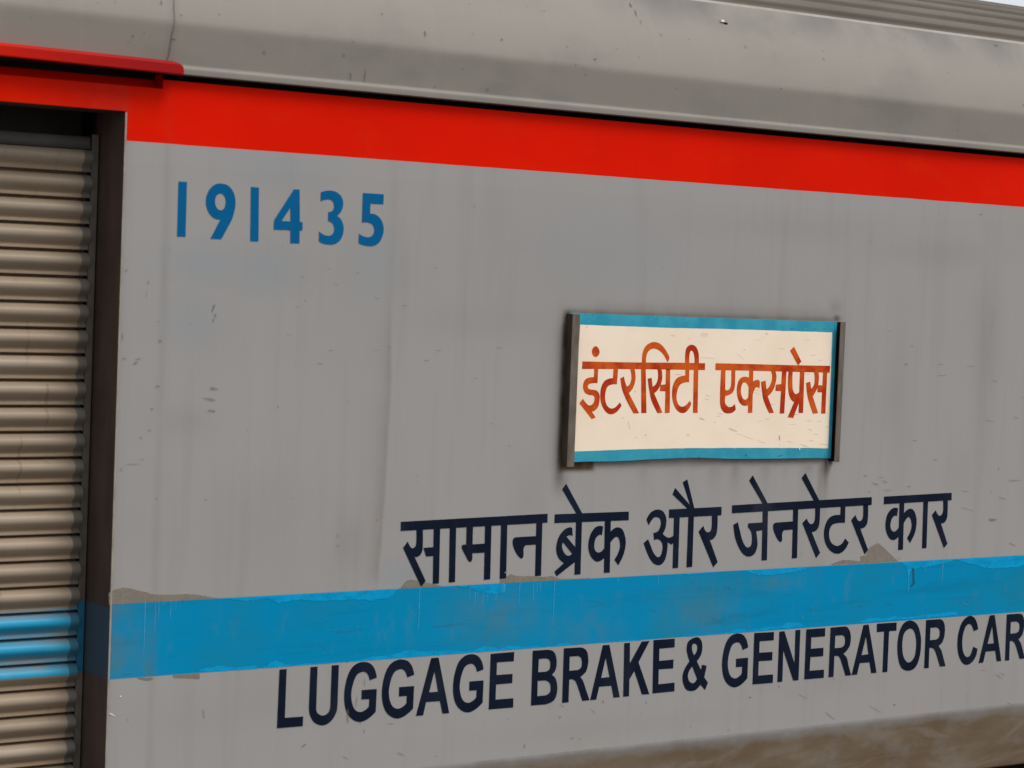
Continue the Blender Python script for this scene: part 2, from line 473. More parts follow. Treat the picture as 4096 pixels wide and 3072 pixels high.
# outlines of paint and lettering, measured on the coach side
ENGLISH = """
33406,16400 33652,16401 33646,14892 34288,14885 34287,14582 33384,14591
34489,16407 34739,16405 34740,15149 34784,14965s 34974,14860s 35185,14941s 35246,15183 35246,16408 35499,16406 35500,15164 35457,14895s 35260,14638s 34986,14551s 34681,14677s 34514,14950s 34483,15205
36895,15914 36643,15847 36586,15998s 36489,16107s 36348,16131s 36162,16045s 36039,15780s 35985,15455s 36031,15160s 36145,14951s 36338,14863s 36525,14922s 36648,15022 36651,15253 36363,15260 36360,15556 36911,15553 36903,14830 36726,14686s 36519,14581s 36309,14554s 36073,14646s 35876,14844s 35759,15144s 35732,15510s 35791,15906s 35924,16225s 36127,16394s 36377,16443s 36634,16379s 36789,16222s 36864,16052s
38285,15908 38030,15841 37972,15991s 37873,16100s 37731,16124s 37543,16039s 37418,15775s 37364,15451s 37411,15157s 37526,14949s 37722,14861s 37912,14920s 38036,15020 38039,15250 37747,15256 37743,15552 38301,15549 38294,14828 38115,14685s 37905,14581s 37692,14553s 37454,14645s 37254,14842s 37136,15142s 37108,15506s 37167,15900s 37302,16218s 37507,16386s 37761,16435s 38020,16371s 38177,16215s 38254,16045s
40951,15905 40700,15838 40642,15988s 40544,16098s 40404,16121s 40218,16035s 40096,15768s 40044,15443s 40091,15147s 40205,14937s 40398,14849s 40586,14909s 40708,15010 40710,15242 40422,15248 40417,15545 40968,15543 40963,14818 40787,14673s 40580,14568s 40370,14540s 40135,14631s 39937,14829s 39819,15130s 39790,15498s 39847,15895s 39979,16215s 40181,16384s 40431,16435s 40688,16371s 40843,16214s 40919,16044s
38911,16403 39188,16404 39677,14574 39420,14575 39304,14989 38775,14999 38684,14577 38413,14579|39053,15972 39219,15302 38876,15301
41210,16397 42141,16404 42137,16098 41466,16103 41472,15684 42106,15680 42111,15377 41468,15376 41468,14877 42177,14871 42182,14564 41217,14573
42885,16396 43505,16393 43746,16304s 43861,16084s 43877,15851s 43825,15660s 43703,15544 43861,15406s 43939,15168s 43945,14954s 43871,14726s 43733,14628s 43500,14568 42903,14574|43143,16107 43425,16108 43579,16044s 43624,15886s 43594,15734s 43446,15662 43141,15664|43131,15379 43461,15371 43631,15267s 43676,15109s 43646,14956s 43485,14871 43142,14865
44155,16396 44744,16391 44962,16358s 45113,16239s 45182,16020s 45188,15804s 45122,15573s 45007,15464s 44881,15386 45003,15249s 45129,14966s 45308,14573 45013,14571 44785,15088s 44679,15271s 44556,15335 44427,15336 44436,14567 44173,14568|44408,16108 44758,16105 44892,16019s 44930,15840s 44898,15706s 44758,15629 44417,15628
45780,16402 46054,16402 46591,14580 46325,14584 46210,14999 45695,15000 45595,14571 45338,14570|45924,15973 46116,15302 45763,15295
46689,16419 46932,16420 46964,15708 47440,16430 47776,16434 47337,15724 47864,14591 47546,14602 47173,15436 46973,15160 46983,14583 46740,14585
47952,16451 48882,16445 48893,16146 48221,16139 48234,15714 48864,15722 48866,15416 48229,15422 48246,14904 48954,14914 48965,14611 48004,14604
49681,16410s 49929,16428s 50088,16277s 50133,16030s 50078,15790s 49912,15598 50117,15272 50154,15456 50360,15406 50278,14997 50456,14809 50339,14557 50119,14760 49936,14602s 49730,14564s 49494,14634s 49342,14867s 49299,15092s 49354,15311s 49584,15627 49479,15848s 49431,16073s 49481,16292s|49779,16222s 49876,16168s 49908,16044s 49873,15925s 49781,15805 49690,15956s 49662,16100s 49692,16199s|49714,15428 49957,14974 49844,14852s 49725,14840s 49596,14930s 49536,15096s 49573,15256s
52232,15935 51979,15865 51919,16017s 51819,16126s 51677,16149s 51490,16061s 51370,15793s 51320,15465s 51371,15167s 51489,14957s 51685,14869s 51874,14930s 51996,15033 51996,15266 51705,15270 51697,15569 52253,15571 52256,14841 52080,14694s 51872,14586s 51660,14557s 51421,14648s 51219,14846s 51097,15149s 51063,15518s 51117,15918s 51247,16241s 51449,16413s 51701,16465s 51961,16402s 52120,16245s 52199,16074s
52494,16435 53412,16420 53418,16125 52755,16127 52762,15717 53382,15707 53389,15403 52753,15415 52761,14897 53457,14895 53464,14591 52513,14600
53669,16418 53905,16421 54461,15221 54434,16429 54667,16428 54687,14606 54437,14603 53895,15738 53913,14601 53682,14601
54957,16425 55872,16424 55879,16123 55215,16124 55218,15707 55831,15708 55833,15399 55214,15408 55204,14908 55903,14903 55910,14602 54965,14612
56138,16426 56708,16428 56939,16403s 57092,16245s 57157,16028s 57140,15752s 57046,15587s 56827,15421 57010,15248s 57114,14964s 57263,14603 56981,14610 56729,15159s 56634,15314s 56516,15373 56385,15373 56386,14608 56147,14607|56385,16115 56727,16117 56846,16046s 56884,15895s 56853,15748s 56698,15659 56384,15657
57768,16425 58023,16432 58542,14611 58266,14613 58159,15024 57664,15026 57557,14609 57291,14610|57923,15996 58081,15330 57739,15317
58449,16443 59446,16432 59454,16128 59081,16128 59084,14605 58842,14609 58827,16129 58457,16129
60160,16467s 60501,16314s 60707,15931s 60769,15534s 60722,15055s 60517,14675s 60151,14577s 59795,14723s 59602,15126s 59541,15607s 59618,16080s 59836,16393s|60168,16166s 60380,16037s 60497,15725s 60517,15418s 60443,15073s 60173,14885s 59922,15063s 59812,15374s 59793,15679s 59878,16022s
60976,16441 61554,16440 61801,16409s 61932,16279s 61995,16077s 61978,15770s 61888,15555s 61696,15412 61847,15249s 61955,15022s 62117,14623 61822,14624 61593,15110s 61477,15293s 61350,15367 61216,15375 61230,14611 60993,14613|61221,16134 61544,16133 61690,16050s 61731,15894s 61692,15742s 61544,15672 61227,15664
63789,15937 63549,15870 63468,16040s 63335,16158s 63150,16124s 63010,15888s 62956,15580s 62993,15223s 63102,14994s 63265,14895s 63434,14973s 63558,15277 63797,15182 63734,14909s 63530,14677s 63235,14598s 62996,14712s 62789,15013s 62700,15418s 62732,15859s 62892,16249s 63129,16436s 63344,16478s 63571,16368s 63711,16160s
64387,16436 64654,16440 65144,14627 64894,14625 64782,15046 64261,15042 64145,14624 63898,14622|64550,16011 64691,15343 64336,15337
65326,16423 65895,16423 66139,16393s 66269,16265s 66331,16067s 66316,15765s 66229,15553s 66039,15413 66190,15252s 66296,15029s 66457,14637 66167,14639 65940,15116s 65825,15296s 65700,15368 65567,15376 65584,14624 65350,14626|65569,16121 65887,16121 66031,16040s 66072,15887s 66035,15737s 65889,15668 65577,15660"""
DIGITS = """
29475,31067 29746,31069 29757,29462 29487,29460
30848,31085s 31083,31047s 31252,30902s 31347,30684s 31358,30409s 31282,30096s 31220,29955 30935,29443 30574,29439 30890,30034 30776,30024s 30621,30081s 30462,30261s 30387,30496s 30408,30702s 30496,30895s 30662,31041s|30843,30791s 30960,30758s 31031,30633s 31036,30496s 30994,30357s 30881,30296s 30774,30337s 30703,30445s 30685,30563s 30722,30711s
31865,31047 32133,31037 32177,29428 31905,29425
33329,31052 33523,31057 33570,30073 33668,30074 33672,29825 33572,29816 33582,29426 33270,29422 33254,29815 32683,29809 32686,30091|33228,30496 33254,30074 32945,30079
34269,31016 34427,31063s 34610,31084s 34816,31046s 34984,30931s 35059,30775s 35059,30616s 34994,30453s 34864,30320 34992,30240s 35080,30102s 35113,29944s 35094,29765s 34999,29583s 34839,29470s 34636,29435s 34411,29461s 34258,29529 34254,29820 34400,29734s 34564,29701s 34705,29739s 34782,29858s 34766,29999s 34690,30110s 34558,30152 34553,30429 34656,30445s 34735,30528s 34747,30635s 34694,30765s 34580,30812s 34418,30798s 34272,30738
35759,31074 36510,31072 36509,30765 36039,30761 36040,30448 36208,30438s 36379,30351s 36502,30186s 36551,30009s 36519,29774s 36392,29562s 36207,29464s 36061,29449s 35851,29468s 35668,29521 35670,29817 35819,29743s 36008,29719s 36131,29766s 36210,29886s 36200,30029s 36116,30133s 35947,30178s 35760,30166"""
HINDI = """
37576,20820 43267,20925 43276,20629 37584,20529
38170,20552 38409,20556 38431,19964s 38390,19799s 38286,19699s 38139,19682 38591,18895 38424,18724 37694,19990 37858,20186 37950,20036s 38036,19966s 38142,20011s 38181,20120s
38461,19962 38863,19974 38863,19689 38570,19685
38820,20562 39065,20565 39096,18798 38863,18794
39431,20573 39675,20576 39710,18816 39475,18811
40075,20583 40322,20587 40331,19990 40089,19991
39968,20010s 40102,20006 40843,20021 40848,19727 40330,19720 40339,19521s 40284,19444s 40192,19489s 40073,19662s 39938,19873s 39916,19960s
40794,20595 41043,20599 41075,18846 40830,18838
41421,20603 41667,20607 41700,18850 41448,18845
42880,20200 42046,20186 41933,20144s 41907,20012s 41971,19819s 42096,19625s 42273,19477s 42354,19539s 42355,19806s 42429,19910 42885,19917
42827,20630 43070,20635 43099,18877 42860,18872
43560,20897 46650,20909 46660,20614 43560,20605
43974,21908 44692,20894 44468,20869 43822,21726
44447,20630 44691,20631 44718,18855 44469,18850
44299,20425 44332,20153 44226,20184s 44070,20146 44522,19709 44518,19310 43737,18827 43639,18989 44019,19264 43813,19407s 43687,19643s 43681,19874s 43776,20160s 43978,20373s 44165,20445s|43937,19962 44338,19561 44259,19514s 44140,19503s 44017,19592s 43912,19789s
45648,20634 45897,20635 45944,18863 45700,18861
45586,20433 45552,20141 45430,20153s 45290,20033s 45243,19820s 45286,19643s 45411,19560s 45555,19594s 45727,19764 45735,19412 45547,19282s 45354,19262s 45127,19434s 45007,19711s 45005,19945s 45088,20215s 45247,20404s 45414,20458s
45870,20209 46030,20342s 46199,20387s 46400,20311s 46536,20051s 46573,19813s 46516,19500s 46427,19307s 46295,19096 46118,19291 46246,19471s 46333,19704s 46313,19901s 46241,20041s 46142,20064s 46023,19989s 45884,19837
48392,20935 50728,20969 50739,20672 48403,20640
48616,21672 49337,21036 49383,20946 49219,20926 48516,21451
48943,21865 49137,21957 49501,20951 49352,20939 49327,21028
47422,20616 47552,20810s 47721,20917s 47946,20943s 48153,20854s 48275,20652s 48287,20432s 48237,20234s 48158,20109 48274,20014s 48454,19960s 48679,20049 48677,19801 48559,19713 48386,19811 48385,19552s 48316,19235s 48173,19061s 47998,19032s 47792,19116s 47578,19362s 47344,19815 47527,19939 47661,19697s 47799,19453s 47983,19307s 48107,19362s 48172,19559s 48162,19739s 48080,19861s 47950,19925s 47790,19903 47747,20146 47911,20185s 48007,20281s 48058,20459s 48014,20619s 47885,20682s 47735,20667s 47532,20419
48620,20662 48870,20667 48894,18904 48654,18898
49259,20672 49501,20674 49520,18911 49268,18905
50304,20684 50565,20689 50574,20162s 50517,19962s 50393,19844s 50264,19816 50658,19032 50468,18861 49742,20132 49934,20327 50036,20159s 50144,20095s 50272,20131s 50321,20292s
51206,21010 57886,21149 57898,20858 51216,20729
52093,22048 52846,21039 52637,21012 51943,21866
52634,20773 52877,20779 52931,19013 52682,19010
51987,20352 52700,20368 52695,20089 52368,20066 52440,19735s 52452,19529s 52359,19286s 52203,19189s 51989,19185s 51769,19308s 51539,19602s 51388,19933s 51302,20323 51504,20407 51618,20089s 51772,19717s 51971,19505s 52155,19560s 52187,19744s 52157,19991s 52068,20137s 51973,20222
54119,20365 53272,20340 53166,20289s 53151,20166s 53240,19956s 53388,19745s 53531,19636s 53599,19696s 53595,19945s 53670,20059 54120,20070
54066,20807 54303,20809 54353,19038 54110,19030
54570,22089 55299,21089 55049,21070 54403,21913
55119,20834 55354,20837 55361,20350s 55329,20142s 55214,19999s 55005,19946 55454,19181 55274,18998 54533,20291 54735,20452 54833,20303s 54948,20237s 55074,20283s 55133,20420s
56357,20862 56591,20865 56607,20239 56186,20234s 55964,20165s 55852,19958s 55879,19704s 56004,19511s 56265,19404s 56489,19473s 56648,19662 56840,19512 56699,19296s 56508,19155s 56254,19122s 55993,19216s 55754,19435s 55624,19713s 55606,20007s 55701,20299s 55861,20462s 56083,20528s 56366,20533
57474,20877 57723,20884 57738,20368s 57709,20177s 57601,20052s 57385,19995 57817,19205 57658,19049 56910,20328 57111,20509 57207,20349s 57327,20277s 57440,20325s 57495,20460s
58504,21152 62004,21219 62016,20938 58510,20869
59309,20910 59552,20913 59595,19146 59352,19141
59245,20705 59211,20413 59086,20425s 58957,20326s 58893,20121s 58941,19926s 59076,19836s 59204,19875s 59377,20038 59388,19684 59213,19552s 59007,19533s 58823,19650s 58671,19913s 58643,20171s 58712,20470s 58876,20658s 59049,20723s
59538,20491 59708,20624s 59884,20672s 60069,20585s 60204,20343s 60236,20125s 60181,19780s 59949,19384 59776,19576 59913,19767s 59987,20002s 59943,20220s 59863,20339s 59756,20346s 59551,20102
60539,20920 60780,20923 60811,19167 60582,19162
61574,20952 61819,20955 61836,20429s 61806,20233s 61692,20105s 61511,20071 61912,19287 61732,19130 61014,20408 61203,20577 61317,20421s 61424,20362s 61531,20402s 61597,20523s"""
BOARD_TEXT = """
44365,25975 45578,25966 46853,25966 48253,25978 49627,25974 49630,25735 48266,25737 46865,25739 45590,25730 44363,25721
44889,26490s 45003,26426s 45062,26307s 45025,26183s 44908,26124s 44790,26180s 44741,26303s 44782,26426s
44865,25750 45033,25751 45029,25257 44842,25252s 44699,25228s 44631,25151s 44683,25062s 44853,25036s 45023,24998s 45125,24883s 45144,24709s 45098,24477s 44960,24341s 44842,24303 45010,24109 44845,24052 44311,24580 44446,24738 44587,24592s 44711,24515s 44830,24534s 44911,24631s 44924,24766s 44862,24843s 44693,24862s 44522,24938s 44438,25092s 44457,25284s 44570,25408s 44736,25448s 44870,25461
45671,25758 45866,25760 45845,25224 45617,25211s 45451,25136s 45378,24942s 45374,24748s 45432,24554s 45559,24438s 45682,24407s 45826,24458s 45998,24617 46077,24508 45976,24380s 45836,24263s 45644,24213s 45471,24264s 45293,24438s 45184,24670s 45161,24941s 45207,25173s 45320,25329s 45485,25407s 45664,25428
46360,25765 46557,25767 46621,25494s 46594,25260s 46505,25064s 46364,24934 46834,24250 46598,24239 46118,24945s 45972,25419 46124,25490 46188,25296s 46269,25152 46374,25219s 46440,25376s 46430,25571s
46839,25770 47037,25772 47151,24258 46928,24250
46864,25946 46876,26279s 46974,26495s 47165,26628s 47388,26667s 47615,26612s 47825,26450s 47986,26255s 48043,26137s 47975,25987 47921,26057s 47786,26233s 47577,26387s 47350,26443s 47154,26373s 47049,26203s 47042,25948
47535,25769 47710,25771 47768,25543s 47745,25306s 47623,25069s 47445,24927 47841,24269 47631,24246 47344,24675s 47225,25028s 47140,25420 47312,25453 47368,25154 47489,25226s 47571,25384s 47580,25581s
47705,25215 47965,25237 47978,24992 47686,25003
47912,25761 48103,25763 48159,24261 47943,24249
48757,25766 48940,25768 48950,25314 48747,25297s 48548,25213s 48448,24994s 48431,24756s 48534,24538s 48690,24471s 48840,24519s 49025,24686 49088,24559 48975,24379s 48803,24260s 48599,24272s 48414,24399s 48275,24637s 48222,24874s 48245,25191s 48384,25429s 48582,25518s 48769,25544
49130,25762 49335,25764 49387,24260 49177,24252
48737,25948 48728,26305s 48783,26504s 48982,26602s 49190,26530s 49315,26313s 49350,25955 49155,25957 49132,26191s 49072,26350s 48993,26396s 48930,26328s 48914,26149s 48925,25950
50095,25980 51486,25971 53641,25951 55441,25946 55428,25700 53655,25716 51499,25737 50093,25739
50352,25766 50550,25764 50579,25064 50669,25044s 50771,25093s 50831,25247s 50812,25758 50997,25752 51012,25288s 50983,25066s 50860,24924s 50601,24851 50592,24641s 50662,24520s 50807,24460s 50937,24488s 51043,24569 51101,24379 50975,24278s 50793,24238s 50582,24270s 50427,24419s 50362,24641s
51459,25526s 51675,25455s 51785,25212s 51806,24846s 51736,24582s 51490,24505s 51273,24602s 51138,24844s 51101,25127s 51161,25370s 51276,25484s|51444,25323s 51580,25251s 51640,25130s 51646,24846s 51557,24732s 51424,24744s 51326,24885s 51293,25088s 51341,25270s
51631,25758 51823,25756 51860,24261 51654,24249
51778,25334 51997,25416s 52133,25377s 52132,25108 52038,25164s 51949,25131s 51845,24907 51786,24907
52632,25748 52837,25746 52909,25546s 52866,25259s 52745,25013s 52540,24836 52860,24256 52639,24240 52360,24685s 52261,25011s 52199,25349 52410,25399 52471,25085 52600,25196s 52686,25381s 52697,25564s
52893,25251 53200,25286 53205,25023 52885,25030
53152,25744 53370,25738 53349,24235 53132,24227
53463,25731 53659,25729 53678,25223s 53740,25017s 53855,24927s 54068,25039 54078,24688 53801,24638s 53630,24741s 53527,24914s 53455,25304s
54000,25724 54214,25722 54242,24250 54022,24247
53824,24709 54065,24721 53780,24069 53515,24099
53667,26613 54049,26087 53904,25941 53798,26068s 53490,26466
54674,25718 54885,25720 54925,25521s 54898,25230s 54799,25022s 54671,24847 54957,24241 54708,24221 54456,24731s 54367,25020s 54321,25330 54512,25369 54583,25112 54701,25270s 54716,25478s
54885,25251 55154,25240 55169,24982 54873,24997
55102,25722 55314,25724 55310,24228 55098,24220"""
BROWN_PATCHES = """
27668,19040 27829,19113 28102,19162 28361,19130 28622,19053 28847,18991 29110,18910 29448,18888 29750,18880 30129,18876 30434,18855 30743,18798 31014,18744 31287,18696 31287,18682 27680,18680
37616,18670 37727,18797 37872,18931 38065,18967 38306,18919 38747,18818 39191,18713 39724,18670 39725,18663
41451,18678 41489,18851 41645,18939 41783,18933 41872,18987 42060,18922 42431,18887 42617,18898 42946,18846 43322,18830 43508,18860 43892,18747 44370,18719 45091,18715 45093,18672
55968,18711 56245,18805 56582,18877 56869,18866 57158,18833 57479,18778 57438,18972 57725,18995 57799,19214 57909,19304 58308,19445 58460,19362 58890,19068 59415,18712
28635,16505 28675,16440 28863,16369 29087,16353 29197,16432
29797,16477 29838,16388 30219,16344 30699,16294 30692,16486"""
FRESH_BLUE = """
31461,18694 32525,18685 32529,18572 32071,18588 31678,18642
32485,18691 37607,18685 37374,18501 37165,18401 36613,18373 36190,18412 35354,18434 34735,18436 34119,18512 33594,18502 33315,18445 33071,18528 32908,18625 32489,18585
39715,18696 41703,18686 41694,18386 41398,18362 40942,18384 40575,18495 40209,18625
49134,18714 54811,18702 54818,18589 54201,18531 53653,18492 53109,18473 52459,18480 52019,18663 51483,18718 50432,18667 49707,18617 49292,18655
54566,18725 54844,18722 54515,18643 54073,18640
59445,18715 65167,18730 67788,18724 67820,18284 67031,18248 66240,18347 65729,18245 65201,18249 64449,18243 63810,18332 63173,18490 62417,18652 61324,18476 60420,18425 60007,18311 59931,18098 59829,18470
30672,16505 32610,16456 32605,16588 31951,16560 31559,16586 31322,16689 31170,16611 30823,16599 30594,16545
32593,16475 37119,16469 42073,16469 42066,16619 41536,16555 41075,16659 40759,16622 40537,16541 40179,16525 39639,16615 39286,16581 38844,16608 38493,16649 38142,16707 37883,16686 37541,16615 37114,16587 36689,16577 36394,16541 36059,16507 35684,16477 35225,16507 34854,16513 34402,16524 33915,16502 33508,16582 33303,16667 33104,16644 32830,16502
42055,16474 47588,16473 47036,16525 46738,16535 46151,16431 45370,16419 44499,16491 44207,16586 43923,16565 43689,16501 42747,16539 42048,16620
49368,16473 53157,16493 53150,16613 52257,16539 51824,16625 51453,16585 51192,16518 50666,16507 49987,16505 49674,16544
53134,16515 54840,16515 54781,16564 54663,16676 54328,16715 53998,16712 53674,16605 53128,16614
57276,16520 62656,16532 62524,16645 62149,16708 61784,16661 60570,16637 59972,16603 59252,16685 58903,16595 58488,16661 57905,16649 57506,16542"""
TEAL_SMEAR = """
60089,18438 60237,18454 60259,18127 60306,17864 60165,17718 60072,17766 60183,17913 60136,18176"""
DRIPS = [(2.7832,1.9005,1.8479,0.0033),(2.8103,1.9111,1.8533,0.0029),(2.8836,1.8975,1.7126,0.0034),(2.9165,1.8873,1.7775,0.0034),(2.9278,1.8885,1.8181,0.0026),(2.9403,1.8879,1.8553,0.0026),(2.9486,1.8875,1.8583,0.0026),(2.9665,1.8884,1.8195,0.0030),(2.9768,1.8879,1.8569,0.0026),(2.9833,1.8859,1.8428,0.0030),(2.9958,1.8870,1.8525,0.0027),(3.8382,1.8726,1.7374,0.0031),(4.0301,1.8602,1.8263,0.0027),(4.0510,1.8460,1.8027,0.0027),(4.0613,1.8456,1.8154,0.0023),(4.0819,1.8397,1.7993,0.0027),(4.1001,1.8381,1.8154,0.0027),(4.1329,1.8365,1.8138,0.0027),(4.1588,1.8695,1.8372,0.0028),(4.1657,1.8692,1.8369,0.0028),(4.2263,1.8856,1.7901,0.0032),(4.2816,1.8851,1.8027,0.0028),(4.2969,1.8672,1.8327,0.0028),(4.3096,1.8666,1.8340,0.0028),(4.3667,1.8796,1.7213,0.0033),(4.6303,1.8682,1.8427,0.0030),(4.8056,1.8727,1.8368,0.0030),(5.9963,1.8357,1.7532,0.0042),(6.1720,1.8592,1.7757,0.0037),(6.0827,1.8495,1.8277,0.0036)]
